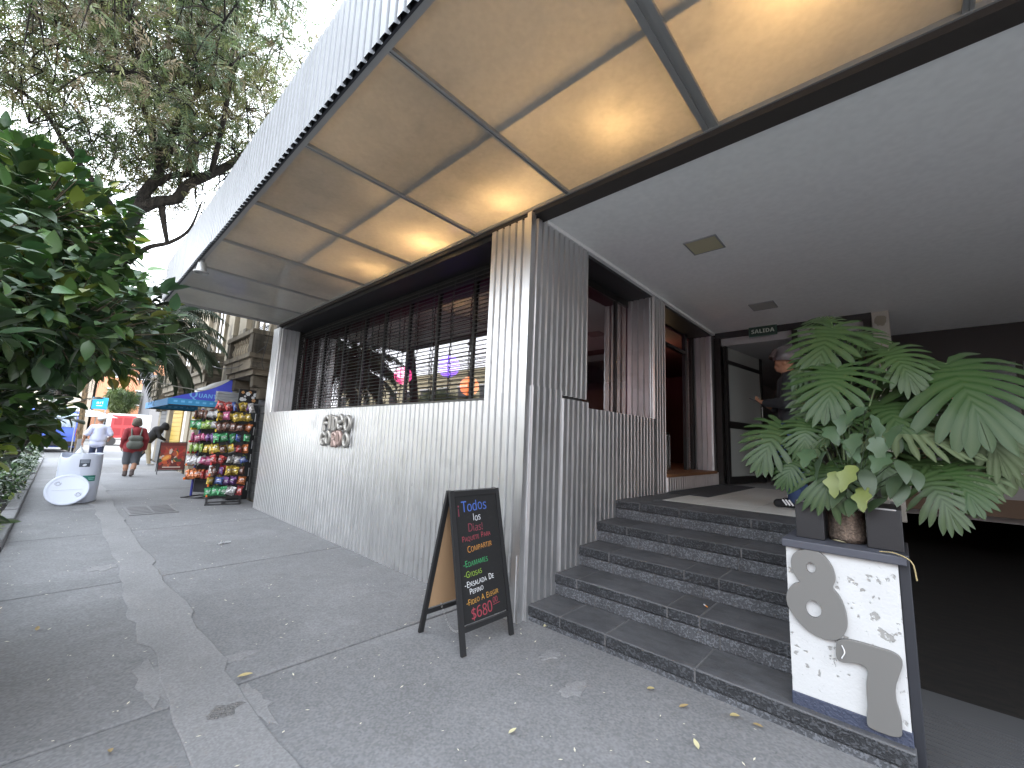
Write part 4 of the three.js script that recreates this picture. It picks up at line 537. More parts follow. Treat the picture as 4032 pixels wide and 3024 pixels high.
// ================================================================== poster stand
{
  const t = thing('poster_stand', 'metal framed poster stand with red food pictures on the pavement', 'sign', [2.63, 0, -17.45], -0.05);
  mesh('frame', mg([rod([-0.34, 0, 0.05], [-0.34, 1.03, -0.1], 0.014), rod([0.34, 0, 0.05], [0.34, 1.03, -0.1], 0.014), rod([-0.34, 0.12, 0.035], [0.34, 0.12, 0.035], 0.014), rod([-0.34, 1.03, -0.1], [0.34, 1.03, -0.1], 0.014), rod([-0.34, 0.06, -0.4], [-0.34, 1.03, -0.1], 0.012), rod([0.34, 0.06, -0.4], [0.34, 1.03, -0.1], 0.012)]), M.black, t);
  const tx = canvasTex(256, 340, (c) => { const g = c.createLinearGradient(0, 0, 0, 340); c.fillStyle = '#5f2620'; c.fillRect(0, 0, 256, 340); c.fillStyle = '#7a352b'; c.fillRect(0, 40, 256, 120); const q = rng(17); const cs = ['#a8392c', '#c2562f', '#d68a36', '#8c2a22', '#3c4a33', '#c9b3a8', '#9b4a34']; for (let i = 0; i < 60; i++) { c.fillStyle = cs[Math.floor(q() * cs.length)]; c.beginPath(); c.ellipse(q() * 256, 70 + q() * 220, 10 + q() * 34, 8 + q() * 20, q() * 3, 0, 7); c.fill(); } c.fillStyle = '#d9803a'; c.beginPath(); c.ellipse(70, 190, 52, 30, -0.6, 0, 7); c.fill(); c.fillStyle = '#e6a652'; c.beginPath(); c.ellipse(66, 192, 34, 15, -0.6, 0, 7); c.fill(); c.fillStyle = '#e4d6c8'; c.fillRect(40, 302, 180, 9); c.font = 'italic bold 30px serif'; c.fillStyle = '#cbb8a6'; });
  const g = new THREE.BoxGeometry(0.66, 0.88, 0.01); g.rotateX(-0.145); g.translate(0, 0.575, -0.035); mesh('poster', g, std({ map: tx, roughness: 0.5 }), t);
}
// ================================================================== people
// bones: [ax,ay,az, bx,by,bz, ra, rb, colourIndex]; the field is a smooth union of tapered capsules
function sdf(bones, cell, k) {
  let lo = [1e9, 1e9, 1e9], hi = [-1e9, -1e9, -1e9];
  for (const b of bones) for (let a = 0; a < 3; a++) { lo[a] = Math.min(lo[a], b[a] - b[6], b[a + 3] - b[7]); hi[a] = Math.max(hi[a], b[a] + b[6], b[a + 3] + b[7]); }
  const ext = Math.max(hi[0] - lo[0], hi[1] - lo[1], hi[2] - lo[2]) + cell * 6, res = Math.min(200, Math.ceil(ext / cell)), c = [0, 1, 2].map((a) => (lo[a] + hi[a]) / 2), S = ext / 2;
  const mc = new MarchingCubes(res, new THREE.MeshStandardMaterial(), false, false, 400000), f = mc.field; f.fill(-9);
  const dist = (b, x, y, z) => { const dx = b[3] - b[0], dy = b[4] - b[1], dz = b[5] - b[2], l2 = dx * dx + dy * dy + dz * dz || 1e-9; let t = ((x - b[0]) * dx + (y - b[1]) * dy + (z - b[2]) * dz) / l2; t = t < 0 ? 0 : t > 1 ? 1 : t; return Math.hypot(x - b[0] - dx * t, y - b[1] - dy * t, z - b[2] - dz * t) - (b[6] + (b[7] - b[6]) * t); };
  const half = res / 2, w = (i, a) => (i - half) / half * S + c[a], idx = (v, a) => (v - c[a]) / S * half + half;
  for (const b of bones) {
    const m = Math.max(b[6], b[7]) + k * 2 + cell * 2, r = [0, 1, 2].map((a) => [Math.max(1, Math.floor(idx(Math.min(b[a], b[a + 3]) - m, a))), Math.min(res - 2, Math.ceil(idx(Math.max(b[a], b[a + 3]) + m, a)))]);
    for (let z = r[2][0]; z <= r[2][1]; z++) for (let y = r[1][0]; y <= r[1][1]; y++) for (let x = r[0][0]; x <= r[0][1]; x++) { const o = z * res * res + y * res + x, d = dist(b, w(x, 0), w(y, 1), w(z, 2)), e = -f[o]; const h = Math.max(k - Math.abs(d - e), 0) / k; f[o] = -(Math.min(d, e) - h * h * k * 0.25); }
  }
  mc.isolation = 0; mc.update();
  const n = mc.count, P = new Float32Array(n * 3), C = new Float32Array(n * 3);
  for (let i = 0; i < n; i++) for (let a = 0; a < 3; a++) P[i * 3 + a] = mc.positionArray[i * 3 + a] * S + c[a];
  const g = new THREE.BufferGeometry(); g.setAttribute('position', new THREE.BufferAttribute(P, 3)); g.setAttribute('color', new THREE.BufferAttribute(C, 3));
  let q = mergeVertices(g, cell * 0.02); const p = q.attributes.position, col = q.attributes.color;
  for (let i = 0; i < p.count; i++) { let best = 1e9, bb = null; for (const b of bones) { const d = dist(b, p.getX(i), p.getY(i), p.getZ(i)) + (b[9] ?? 0); if (d < best) { best = d; bb = b; } } col.setXYZ(i, ...bb[8]); }
  q.computeVertexNormals(); return q;
}
const cloth = std({ vertexColors: true, roughness: 0.88 });
const L = (a, b, ra, rb, c, bias) => [...a, ...b, ra, rb, c, bias];
function hand(w, dir, down, s, c, curl = 0.5) { // palm plus five bent fingers: w wrist, dir towards the fingers, down the palm side
  const d = V(...dir).normalize(), n = V(...down).normalize(), e = V().crossVectors(d, n).normalize(), o = V(...w), A = [], at = (u, v, t) => o.clone().addScaledVector(d, u * s).addScaledVector(e, v * s).addScaledVector(n, t * s).toArray();
  A.push(L(at(0, 0, 0), at(0.045, 0.018, 0.0), 0.024 * s, 0.02 * s, c), L(at(0.01, 0, 0), at(0.075, -0.02, 0), 0.022 * s, 0.017 * s, c), L(at(0.01, 0, 0), at(0.078, 0.02, 0), 0.022 * s, 0.017 * s, c));
  [[0.034, 0.07], [0.012, 0.078], [-0.011, 0.073], [-0.033, 0.058]].forEach(([v, len]) => { const a = at(0.085, v, 0), b = at(0.085 + len * 0.5 * Math.cos(curl * 0.6), v, len * 0.5 * Math.sin(curl * 0.6)), q = at(0.085 + len * 0.5 * Math.cos(curl * 0.6) + len * 0.5 * Math.cos(curl * 1.7), v, len * 0.5 * (Math.sin(curl * 0.6) + Math.sin(curl * 1.7))); A.push(L(a, b, 0.0095 * s, 0.009 * s, c), L(b, q, 0.009 * s, 0.0075 * s, c)); });
  const t0 = at(0.02, 0.03, 0.004), t1 = at(0.05, 0.056, 0.018), t2 = at(0.082, 0.06, 0.03); A.push(L(t0, t1, 0.013 * s, 0.011 * s, c), L(t1, t2, 0.011 * s, 0.009 * s, c)); return A;
}
function head(p, f, c, s = 1) { // p: centre of the skull, f: facing direction
  const F = V(...f).normalize(), o = V(...p), U = V(0, 1, 0), S = V().crossVectors(F, U).normalize(), at = (a, b, d = 0) => o.clone().addScaledVector(F, a * s).addScaledVector(U, b * s).addScaledVector(S, d * s).toArray();
  return [L(at(-0.025, 0.035), at(0.02, 0.03), 0.083 * s, 0.08 * s, c), L(at(0.015, -0.01), at(0.045, -0.075), 0.068 * s, 0.042 * s, c), L(at(0.09, 0.0), at(0.108, -0.035), 0.011 * s, 0.015 * s, c), L(at(0.08, -0.068), at(0.086, -0.075), 0.018 * s, 0.014 * s, c), L(at(0, 0, 0.078), at(0, -0.03, 0.08), 0.018 * s, 0.012 * s, c), L(at(0, 0, -0.078), at(0, -0.03, -0.08), 0.018 * s, 0.012 * s, c), L(at(0.078, 0.015, 0.03), at(0.078, 0.018, -0.03), 0.02 * s, 0.02 * s, c)];
}
const tint = (bones, cell, k) => sdf(bones, cell, k);
function personThing(label, pos, turn, body, fine, kids) {
  const t = thing('person', label, 'person', pos, turn);
  const parts = [tint(body, 0.014, 0.035)]; for (const q of fine) parts.push(tint(q, 0.005, 0.006));
  mesh('body', mergeGeometries(parts.map((g) => g.toNonIndexed())), cloth, t);
  for (const [n, g, m] of kids ?? []) mesh(n, g, m, t); return t;
}
const SK = [0.32, 0.17, 0.11];
function smooth(b, cell = 0.012, k = 0.03) { const g = sdf(b, cell, k); return g; }
{ // man in a white cap and pale blue shirt, walking away; local frame faces -z
  const S = [0.52, 0.55, 0.72], J = [0.035, 0.045, 0.09], K = [0.06, 0.05, 0.045];
  const body = [L([0, 1.36, 0.02], [0, 1.0, 0.01], 0.16, 0.165, S), L([-0.1, 1.4, 0.02], [0.1, 1.4, 0.02], 0.1, 0.1, S), L([-0.07, 1.0, 0], [0.07, 1.0, 0], 0.145, 0.145, S), L([-0.1, 1.08, 0], [0.1, 1.08, 0], 0.12, 0.12, S), L([-0.07, 0.84, 0], [0.07, 0.84, 0], 0.14, 0.14, S), L([0, 1.46, 0.01], [0, 1.56, -0.02], 0.055, 0.052, SK),
    L([-0.19, 1.42, 0.02], [-0.29, 1.18, 0.03], 0.075, 0.085, S), L([-0.29, 1.2, 0.03], [-0.34, 1.1, 0.03], 0.05, 0.042, SK), L([-0.33, 1.12, 0.03], [-0.37, 0.86, -0.03], 0.043, 0.03, SK),
    L([0.19, 1.42, 0.02], [0.28, 1.19, 0.04], 0.075, 0.085, S), L([0.28, 1.2, 0.04], [0.31, 1.1, 0.05], 0.05, 0.042, SK), L([0.31, 1.12, 0.05], [0.28, 0.98, -0.14], 0.043, 0.03, SK),
    L([-0.09, 0.86, 0], [-0.1, 0.48, -0.1], 0.1, 0.075, J), L([-0.1, 0.48, -0.1], [-0.1, 0.09, 0.02], 0.075, 0.055, J), L([-0.1, 0.05, 0.05], [-0.1, 0.035, -0.13], 0.045, 0.04, K),
    L([0.09, 0.86, 0], [0.1, 0.48, 0.02], 0.1, 0.075, J), L([0.1, 0.48, 0.02], [0.1, 0.1, 0.24], 0.075, 0.055, J), L([0.1, 0.07, 0.28], [0.1, 0.035, 0.12], 0.045, 0.04, K), ...head([0, 1.67, -0.02], [0, 0, -1], SK)];
  personThing('person in a white cap and pale blue shirt walking away with a bag', [0.98, 0, -20.6], 0, body, [hand([-0.37, 0.86, -0.03], [0, -1, -0.1], [1, 0, 0], 1, SK), hand([0.28, 0.98, -0.14], [0, -0.4, -1], [-1, 0, 0], 1, SK)], [
    ['cap', (() => { const g = new THREE.SphereGeometry(0.108, 20, 10, 0, Math.PI * 2, 0, Math.PI * 0.52); g.scale(1, 0.95, 1.08); g.translate(0, 1.705, -0.01); const b = new THREE.CylinderGeometry(0.1, 0.1, 0.012, 20, 1, false, Math.PI / 2, Math.PI); b.translate(0, 1.7, -0.07); return mg([g, b]); })(), M.white],
    ['hair', (() => { const g = new THREE.SphereGeometry(0.094, 16, 8, 0, Math.PI, 0.9, 1.1); g.translate(0, 1.68, 0); return g; })(), std({ color: lin(0.25, 0.24, 0.23), roughness: 0.9 })]]);
  const b = thing('shopping_bag', 'thin white shopping bag held by the person in the cap', 'bag', [0.6, 0.5, -20.68]); const g = new THREE.SphereGeometry(0.13, 14, 12), p = g.attributes.position; for (let i = 0; i < p.count; i++) { const y = p.getY(i), k = y > 0 ? 1 - y / 0.13 * 0.8 : 1; p.setXYZ(i, p.getX(i) * k * (1 + 0.2 * (hash(i, 1, 2) - 0.5)), y * (y > 0 ? 1.7 : 1), p.getZ(i) * k * 0.8); } g.computeVertexNormals(); mesh('bag', g, std({ color: lin(0.5, 0.53, 0.55), roughness: 0.4 }), b); mesh('handle', tube([[-0.02, 0.2, 0], [0.0, 0.27, 0], [0.02, 0.2, 0]], 0.006), std({ color: lin(0.5, 0.53, 0.55), roughness: 0.4 }), b);
}
{ // person in a red jacket with a grey backpack, walking away
  const S = [0.22, 0.025, 0.03], J = [0.07, 0.075, 0.085], K = [0.09, 0.07, 0.065];
  const body = [L([0, 1.33, 0.02], [0, 1.02, 0.01], 0.16, 0.165, S), L([-0.09, 1.36, 0.02], [0.09, 1.36, 0.02], 0.1, 0.1, S), L([-0.07, 0.95, 0], [0.07, 0.95, 0], 0.16, 0.16, S), L([-0.08, 0.82, 0], [0.08, 0.82, 0], 0.15, 0.15, S), L([0, 1.42, 0.01], [0, 1.52, -0.02], 0.055, 0.05, SK),
    L([-0.18, 1.37, 0.02], [-0.24, 1.1, 0.04], 0.08, 0.07, S), L([-0.24, 1.1, 0.04], [-0.25, 0.88, -0.06], 0.066, 0.05, S), L([0.18, 1.37, 0.02], [0.26, 1.1, 0.06], 0.08, 0.075, S), L([0.26, 1.1, 0.06], [0.27, 0.82, 0.0], 0.07, 0.055, S),
    L([-0.09, 0.84, 0], [-0.1, 0.5, -0.02], 0.12, 0.1, J), L([-0.1, 0.54, -0.02], [-0.1, 0.42, 0.0], 0.098, 0.1, J), L([0.09, 0.84, 0], [0.09, 0.5, 0.05], 0.12, 0.1, J), L([0.09, 0.54, 0.05], [0.09, 0.42, 0.08], 0.098, 0.1, J),
    L([-0.1, 0.44, 0.0], [-0.1, 0.25, 0.04], 0.06, 0.058, SK), L([-0.1, 0.25, 0.04], [-0.1, 0.1, 0.04], 0.056, 0.04, SK), L([-0.1, 0.13, 0.05], [-0.1, 0.05, 0.05], 0.05, 0.045, K), L([-0.1, 0.05, 0.06], [-0.1, 0.035, -0.12], 0.045, 0.04, K),
    L([0.09, 0.44, 0.08], [0.05, 0.25, 0.2], 0.06, 0.058, SK), L([0.05, 0.25, 0.2], [0.02, 0.15, 0.26], 0.056, 0.04, SK), L([0.02, 0.17, 0.27], [0.02, 0.09, 0.29], 0.05, 0.045, K), L([0.02, 0.08, 0.3], [0.02, 0.035, 0.14], 0.045, 0.04, K), ...head([0, 1.62, -0.02], [0, 0, -1], SK)];
  const bp = [0.09, 0.095, 0.08];
  personThing('person in a red jacket carrying a grey backpack, walking away', [1.6, 0, -17.1], 0.05, body, [hand([-0.25, 0.87, -0.07], [0, -1, -0.1], [1, 0, 0], 0.95, SK), hand([0.27, 0.81, 0], [0, -1, -0.1], [-1, 0, 0], 0.95, SK)], [
    ['hair', smooth([L([0, 1.66, 0], [0, 1.63, 0.02], 0.108, 0.112, [1, 1, 1]), L([-0.05, 1.56, 0.03], [0.05, 1.56, 0.03], 0.075, 0.075, [1, 1, 1])]), std({ color: lin(0.12, 0.1, 0.08), roughness: 0.95 })],
    ['backpack', smooth([L([-0.07, 1.12, 0.2], [0.07, 1.12, 0.2], 0.1, 0.1, bp), L([-0.08, 0.95, 0.22], [0.08, 0.95, 0.22], 0.115, 0.115, bp), L([-0.09, 0.9, 0.24], [0.06, 0.9, 0.24], 0.09, 0.09, bp)]), std({ color: lin(0.1, 0.105, 0.09), roughness: 0.85 })],
    ['straps', mg([tube([[-0.1, 1.15, 0.22], [-0.11, 1.38, 0.13], [-0.1, 1.46, 0.02]], 0.02, 6), tube([[0.08, 1.15, 0.22], [0.12, 1.38, 0.13], [0.11, 1.46, 0.02]], 0.02, 6)]), std({ color: lin(0.13, 0.13, 0.11), roughness: 0.85 })]]);
}
{ // person in a black hooded jacket bending forward over a cart; faces +x
  const S = [0.012, 0.012, 0.014], J = [0.33, 0.28, 0.2], D = [0.03, 0.05, 0.06], K = [0.015, 0.015, 0.016];
  const body = [L([-0.1, 0.98, 0], [0.16, 1.36, 0], 0.17, 0.18, S), L([0.1, 1.4, -0.1], [0.1, 1.4, 0.1], 0.12, 0.12, S), L([-0.13, 0.92, -0.07], [-0.13, 0.92, 0.07], 0.15, 0.15, S), L([0.2, 1.44, 0], [0.32, 1.5, 0], 0.08, 0.075, S), L([0.34, 1.53, 0], [0.4, 1.5, 0], 0.115, 0.105, S, -0.02),
    L([0.14, 1.38, 0.18], [0.22, 1.12, 0.22], 0.075, 0.06, S), L([0.22, 1.12, 0.22], [0.4, 1.0, 0.14], 0.06, 0.045, S), L([0.14, 1.38, -0.18], [0.22, 1.12, -0.22], 0.075, 0.06, S), L([0.22, 1.12, -0.22], [0.4, 1.0, -0.14], 0.06, 0.045, S),
    L([-0.12, 0.88, 0.09], [-0.04, 0.5, 0.1], 0.115, 0.085, J), L([-0.04, 0.5, 0.1], [0.02, 0.09, 0.1], 0.08, 0.06, J), L([0.0, 0.05, 0.1], [0.16, 0.04, 0.1], 0.048, 0.042, [0.5, 0.5, 0.5]), L([-0.12, 0.88, -0.09], [-0.18, 0.5, -0.1], 0.115, 0.085, D), L([-0.18, 0.5, -0.1], [-0.36, 0.14, -0.1], 0.08, 0.055, D), L([-0.4, 0.1, -0.1], [-0.27, 0.04, -0.1], 0.05, 0.042, K), ...head([0.38, 1.5, 0], [1, -0.5, 0], SK).slice(0, 4)];
  personThing('person in a black hooded jacket and pale trousers bending over by the shop', [2.55, 0, -21.9], 0, body, [hand([0.4, 1.0, 0.14], [1, -0.3, 0], [0, -1, 0], 1, SK, 0.9), hand([0.4, 1.0, -0.14], [1, -0.3, 0], [0, -1, 0], 1, SK, 0.9)], [['hood', smooth([L([0.36, 1.58, 0], [0.34, 1.5, 0], 0.12, 0.12, S), L([0.25, 1.46, 0], [0.18, 1.42, 0], 0.1, 0.12, S)]), std({ color: lin(0.012, 0.012, 0.014), roughness: 0.9 })], ['shoulder_bag', rbx(-0.36, -0.18, 0.72, 1.0, -0.13, 0.13, 0.05, 3), std({ color: lin(0.012, 0.012, 0.013), roughness: 0.8 })]]);
}
{ // rider in a dark jacket and helmet reading a phone on the landing; faces -z
  const S = [0.014, 0.015, 0.018], J = [0.022, 0.04, 0.1], K = [0.012, 0.012, 0.013], W = [0.7, 0.7, 0.7], SB = [0.3, 0.15, 0.09];
  const body = [L([0, 1.38, 0.03], [0, 1.02, 0.02], 0.16, 0.15, S), L([-0.11, 1.42, 0.03], [0.11, 1.42, 0.03], 0.095, 0.095, S), L([-0.08, 0.95, 0.02], [0.08, 0.95, 0.02], 0.14, 0.14, S), L([0, 1.47, 0.02], [0, 1.57, -0.02], 0.06, 0.055, SB),
    L([-0.2, 1.42, 0.03], [-0.25, 1.15, 0.0], 0.08, 0.065, S), L([-0.25, 1.15, 0], [-0.12, 1.17, -0.22], 0.065, 0.045, S), L([0.2, 1.42, 0.03], [0.26, 1.14, 0.02], 0.08, 0.065, S), L([0.26, 1.14, 0.02], [0.08, 1.12, -0.18], 0.065, 0.045, S),
    L([-0.1, 0.92, 0.02], [-0.11, 0.5, -0.06], 0.125, 0.095, J), L([-0.11, 0.5, -0.06], [-0.11, 0.13, 0.02], 0.088, 0.07, J), L([0.1, 0.92, 0.02], [0.11, 0.5, -0.03], 0.125, 0.095, J), L([0.11, 0.5, -0.03], [0.11, 0.13, 0.05], 0.088, 0.07, J),
    L([-0.11, 0.13, 0.03], [-0.11, 0.09, 0.02], 0.05, 0.045, SB), L([0.11, 0.13, 0.06], [0.11, 0.09, 0.05], 0.05, 0.045, SB), L([-0.11, 0.07, 0.05], [-0.12, 0.055, -0.15], 0.05, 0.045, K), L([0.11, 0.07, 0.08], [0.12, 0.055, -0.12], 0.05, 0.045, K), ...head([0, 1.66, -0.03], [0, -0.25, -1], SB)];
  const shoe = (x, z) => { const s = new THREE.Shape(); s.absellipse(0, 0, 0.052, 0.145, 0, 7); const g = new THREE.ExtrudeGeometry(s, { depth: 0.025, bevelEnabled: true, bevelSize: 0.006, bevelThickness: 0.005 }); g.rotateX(-Math.PI / 2); g.translate(x, 0.006, z); return g; };
  const stripes = (x, z) => mg([0, 1, 2].map((i) => { const g = new THREE.BoxGeometry(0.006, 0.07, 0.014); g.rotateX(-0.6); g.translate(x, 0.075, z + i * 0.03); return g; }));
  const hm = phy({ color: lin(0.09, 0.08, 0.085), roughness: 0.4, clearcoat: 0.5 });
  const p = personThing('person in a dark helmet and jacket reading a phone on the landing', [5.62, 0.88, -0.86], 0.0, body, [hand([-0.12, 1.17, -0.22], [0.35, 0.25, -0.9], [0.3, 0.9, 0.1], 1, SB, 0.8), hand([0.08, 1.12, -0.18], [-0.5, 0.3, -0.8], [-0.3, 0.9, 0.1], 1, SB, 0.8)], [
    ['helmet', (() => { const g = new THREE.SphereGeometry(0.145, 28, 18, 0, Math.PI * 2, 0, Math.PI * 0.62); g.scale(0.95, 1.02, 1.08); g.rotateX(0.12); g.translate(0, 1.71, 0.0); return g; })(), hm],
    ['visor', (() => { const g = new THREE.SphereGeometry(0.17, 20, 10, Math.PI * 1.15, Math.PI * 0.7, Math.PI * 0.28, Math.PI * 0.22); g.rotateX(0.1); g.translate(0, 1.69, -0.03); return g; })(), phy({ color: lin(0.2, 0.16, 0.16), transmission: 0.5, roughness: 0.1 })],
    ['soles', mg([shoe(-0.12, -0.05), shoe(0.12, -0.02)]), M.white], ['shoe_stripes', mg([stripes(-0.172, -0.08), stripes(-0.066, -0.08), stripes(0.068, -0.05)]), M.white], ['backpack', rbx(-0.2, 0.2, 1.0, 1.42, 0.17, 0.38, 0.05, 3), std({ color: lin(0.015, 0.015, 0.016), roughness: 0.8 })]]);
  const ph = thing('phone', 'phone held in front of the helmeted person', 'phone', [5.57, 2.085, -1.2], 0.2); const bd = mesh('case', rbx(-0.038, 0.038, -0.004, 0.004, -0.08, 0.08, 0.003), M.black, ph); bd.rotation.x = 0.45;
}
// ================================================================== leaves
const leafMat = (r, g, b, o = {}) => phy({ color: lin(r, g, b), roughness: 0.55, transmission: 0.25, side: THREE.DoubleSide, clearcoat: 0.25, clearcoatRoughness: 0.35, ...o });
// one elliptic leaf along +z, folded at the midrib, drooping tip; n steps
function leafGeo(len, wid, fold = 0.25, droop = 0.25, n = 5, lobes = 0) {
  const P = [], I = [];
  for (let i = 0; i <= n; i++) { const t = i / n, w = wid * Math.pow(Math.sin(Math.PI * Math.pow(t, 0.8)), 0.85) * 0.5 * (lobes ? 1 + 0.25 * Math.sin(t * Math.PI * lobes) : 1), y = -droop * len * t * t, z = len * t; P.push(-w, y + w * fold, z, 0, y, z, w, y + w * fold, z); }
  for (let i = 0; i < n; i++) { const a = i * 3; I.push(a, a + 3, a + 1, a + 1, a + 3, a + 4, a + 1, a + 4, a + 2, a + 2, a + 4, a + 5); }
  const g = new THREE.BufferGeometry(); g.setAttribute('position', new THREE.Float32BufferAttribute(P, 3)); g.setIndex(I); g.computeVertexNormals(); return g;
}
// many copies of a few geometries merged with a colour each
function scatter(items, geos) { // items: [matrix, geoIndex, r,g,b]
  let nv = 0, ni = 0; for (const it of items) { const g = geos[it[1]]; nv += g.attributes.position.count; ni += g.index.count; }
  const P = new Float32Array(nv * 3), N = new Float32Array(nv * 3), C = new Float32Array(nv * 3), I = new Uint32Array(ni), v = V(), nm = new THREE.Matrix3(); let o = 0, q = 0;
  for (const [m, gi, r, gg, b] of items) { const g = geos[gi], p = g.attributes.position, n = g.attributes.normal; nm.getNormalMatrix(m); for (let i = 0; i < p.count; i++) { v.fromBufferAttribute(p, i).applyMatrix4(m).toArray(P, (o + i) * 3); v.fromBufferAttribute(n, i).applyMatrix3(nm).normalize().toArray(N, (o + i) * 3); C[(o + i) * 3] = r; C[(o + i) * 3 + 1] = gg; C[(o + i) * 3 + 2] = b; } for (let i = 0; i < g.index.count; i++) I[q + i] = g.index.array[i] + o; q += g.index.count; o += p.count; }
  const G = new THREE.BufferGeometry(); G.setAttribute('position', new THREE.BufferAttribute(P, 3)); G.setAttribute('normal', new THREE.BufferAttribute(N, 3)); G.setAttribute('color', new THREE.BufferAttribute(C, 3)); G.setIndex(new THREE.BufferAttribute(I, 1)); return G;
}
const mat4 = (p, dir, roll, s) => { const z = dir.clone().normalize(), x = V(0, 1, 0).cross(z); if (x.lengthSq() < 1e-4) x.set(1, 0, 0); x.normalize(); const y = z.clone().cross(x); const m = new THREE.Matrix4().makeBasis(x, y, z); m.multiply(new THREE.Matrix4().makeRotationZ(roll)); m.scale(V(s, s, s)); m.setPosition(p); return m; };
const dirR = (r) => { const a = r() * 6.283, c = r() * 2 - 1, s = Math.sqrt(1 - c * c); return V(Math.cos(a) * s, c, Math.sin(a) * s); };
const leafVC = phy({ vertexColors: true, roughness: 0.5, transmission: 0.3, side: THREE.DoubleSide, clearcoat: 0.35, clearcoatRoughness: 0.3 });
const green = (r, k = 1) => { const t = r(); return t < 0.12 ? [0.17 * k, 0.22 * k, 0.03 * k] : t < 0.5 ? [0.075 * k, 0.15 * k, 0.035 * k] : [0.038 * k, 0.09 * k, 0.028 * k]; };
// ------------------------------------------------------------------ broad-leaved shrub overhanging the pavement
{
  const t = thing('broadleaf_shrub', 'dense dark green broad-leaved shrub overhanging the pavement', 'shrub'), r = rng(2024), it = [], tw = [];
  const lumps = [[-0.6, 1.35, -4.3, 0.45, 0.45, 0.6, 300], [-0.75, 0.75, -4.2, 0.6, 0.5, 0.8, 260], [-0.1, 2.3, -3.9, 0.45, 0.4, 0.5, 240], [-0.5, 3.0, -4.4, 0.55, 0.45, 0.6, 240], [-0.85, 2.45, -3.5, 0.85, 0.75, 0.95, 560], [-0.02, 2.06, -3.2, 0.5, 0.36, 0.6, 420], [-0.2, 2.6, -3.4, 0.42, 0.36, 0.5, 260], [-0.75, 1.6, -3.3, 0.72, 0.5, 0.95, 520], [-0.52, 1.95, -2.35, 0.42, 0.5, 0.45, 260], [-0.95, 1.0, -3.5, 0.75, 0.5, 1.0, 420], [-0.45, 2.75, -4.0, 0.5, 0.45, 0.6, 240], [-0.55, 1.25, -2.6, 0.45, 0.4, 0.5, 220], [-0.3, 1.62, -3.9, 0.42, 0.32, 0.5, 200], [-1.2, 1.6, -3.5, 0.6, 1.0, 1.0, 300]];
  const geos = [leafGeo(1, 0.5, 0.3, 0.2), leafGeo(1, 0.58, 0.15, 0.35), leafGeo(1, 0.46, 0.4, 0.1), leafGeo(1, 0.52, -0.1, 0.3)];
  for (const [cx, cy, cz, a, b, c, n] of lumps) for (let i = 0; i < n; i++) {
    const d = dirR(r), k = Math.pow(r(), 0.3), p = V(cx + d.x * a * k, cy + d.y * b * k, cz + d.z * c * k);
    // a twig with a rosette of leaves
    const out = d.clone().add(V(0.2, 0.35, 0)).normalize(), m = 2 + Math.floor(r() * 4);
    if (r() < 0.35) tw.push(rod(p.clone().addScaledVector(out, -0.22).toArray(), p.toArray(), 0.004, 4, 0.002));
    const c3 = green(r, 0.75 + 0.4 * r());
    for (let j = 0; j < m; j++) { const f = dirR(r).multiplyScalar(0.9).add(out).add(V(0, -0.1, 0)); it.push([mat4(p.clone().addScaledVector(out, -0.03 * j), f, (r() - 0.5) * 1.2, 0.065 + r() * 0.055), Math.floor(r() * 4), ...c3.map((x) => x * (0.85 + 0.3 * r()))]); }
  }
  mesh('foliage', scatter(it, geos), leafVC, t);
  mesh('twigs', mg(tw), std({ color: lin(0.09, 0.07, 0.045), roughness: 0.9 }), t);
  const st = [[[-0.9, 0, -3.5], [-0.85, 0.8, -3.4], [-0.8, 1.6, -3.45], [-0.7, 2.4, -3.6]], [[-0.85, 0.3, -3.4], [-0.6, 1.1, -3.0], [-0.5, 1.8, -2.6]], [[-0.8, 0.9, -3.4], [-0.5, 1.5, -3.3], [-0.1, 1.95, -3.2]], [[-0.9, 0.5, -3.5], [-1.1, 1.4, -3.8], [-1.2, 2.2, -3.9]]];
  for (const q of st) mesh('stem', tube(q, 0.035, 7, 0.012), M.dirt, t);
}
// low plants and hedge along the bed
function clump(name, label, n, box, size, pal, seed, category = 'hedge') {
  const t = thing(name, label, category, [0, 0, 0]), r = rng(seed), it = [], geos = [leafGeo(1, 0.5, 0.3, 0.2, 3), leafGeo(1, 0.6, 0.15, 0.35, 3)];
  for (let i = 0; i < n; i++) { const u = r(), v = Math.pow(r(), 0.6), w = r(); const bump = 0.75 + 0.25 * Math.sin(w * 17 + seed) * Math.cos(u * 5); const p = V(box[0] + (box[1] - box[0]) * u, 0.02 + box[3] * v * bump * (1 - 0.5 * Math.pow(Math.abs(u - 0.5) * 2, 3)), box[4] + (box[5] - box[4]) * w); const c = pal(r); it.push([mat4(p, dirR(r).add(V(0, 0.5, 0)), (r() - 0.5), size * (0.7 + 0.6 * r())), i % 2, ...c]); }
  mesh('foliage', scatter(it, geos), leafVC, t);
  const sg = []; for (let i = 0; i < 14; i++) { const x = box[0] + (box[1] - box[0]) * r(), z = box[4] + (box[5] - box[4]) * r(); sg.push(tube([[x, 0, z], [x + rr(-0.05, 0.05, r), box[3] * 0.4, z], [x + rr(-0.1, 0.1, r), box[3] * 0.75, z + rr(-0.1, 0.1, r)]], 0.012, 5, 0.004)); } mesh('stems', mg(sg), M.dirt, t); return t;
}
clump('hedge', 'dark green clipped hedge behind the drum along the planting bed', 5200, [-1.6, -0.32, 0, 1.25, -22, -10.5], 0.1, (r) => green(r, 0.8), 51);
clump('hedge', 'shadowed dark hedge below the broad-leaved shrub', 3600, [-1.7, -0.45, 0, 1.1, -9.5, -3], 0.09, (r) => green(r, 0.8), 52);
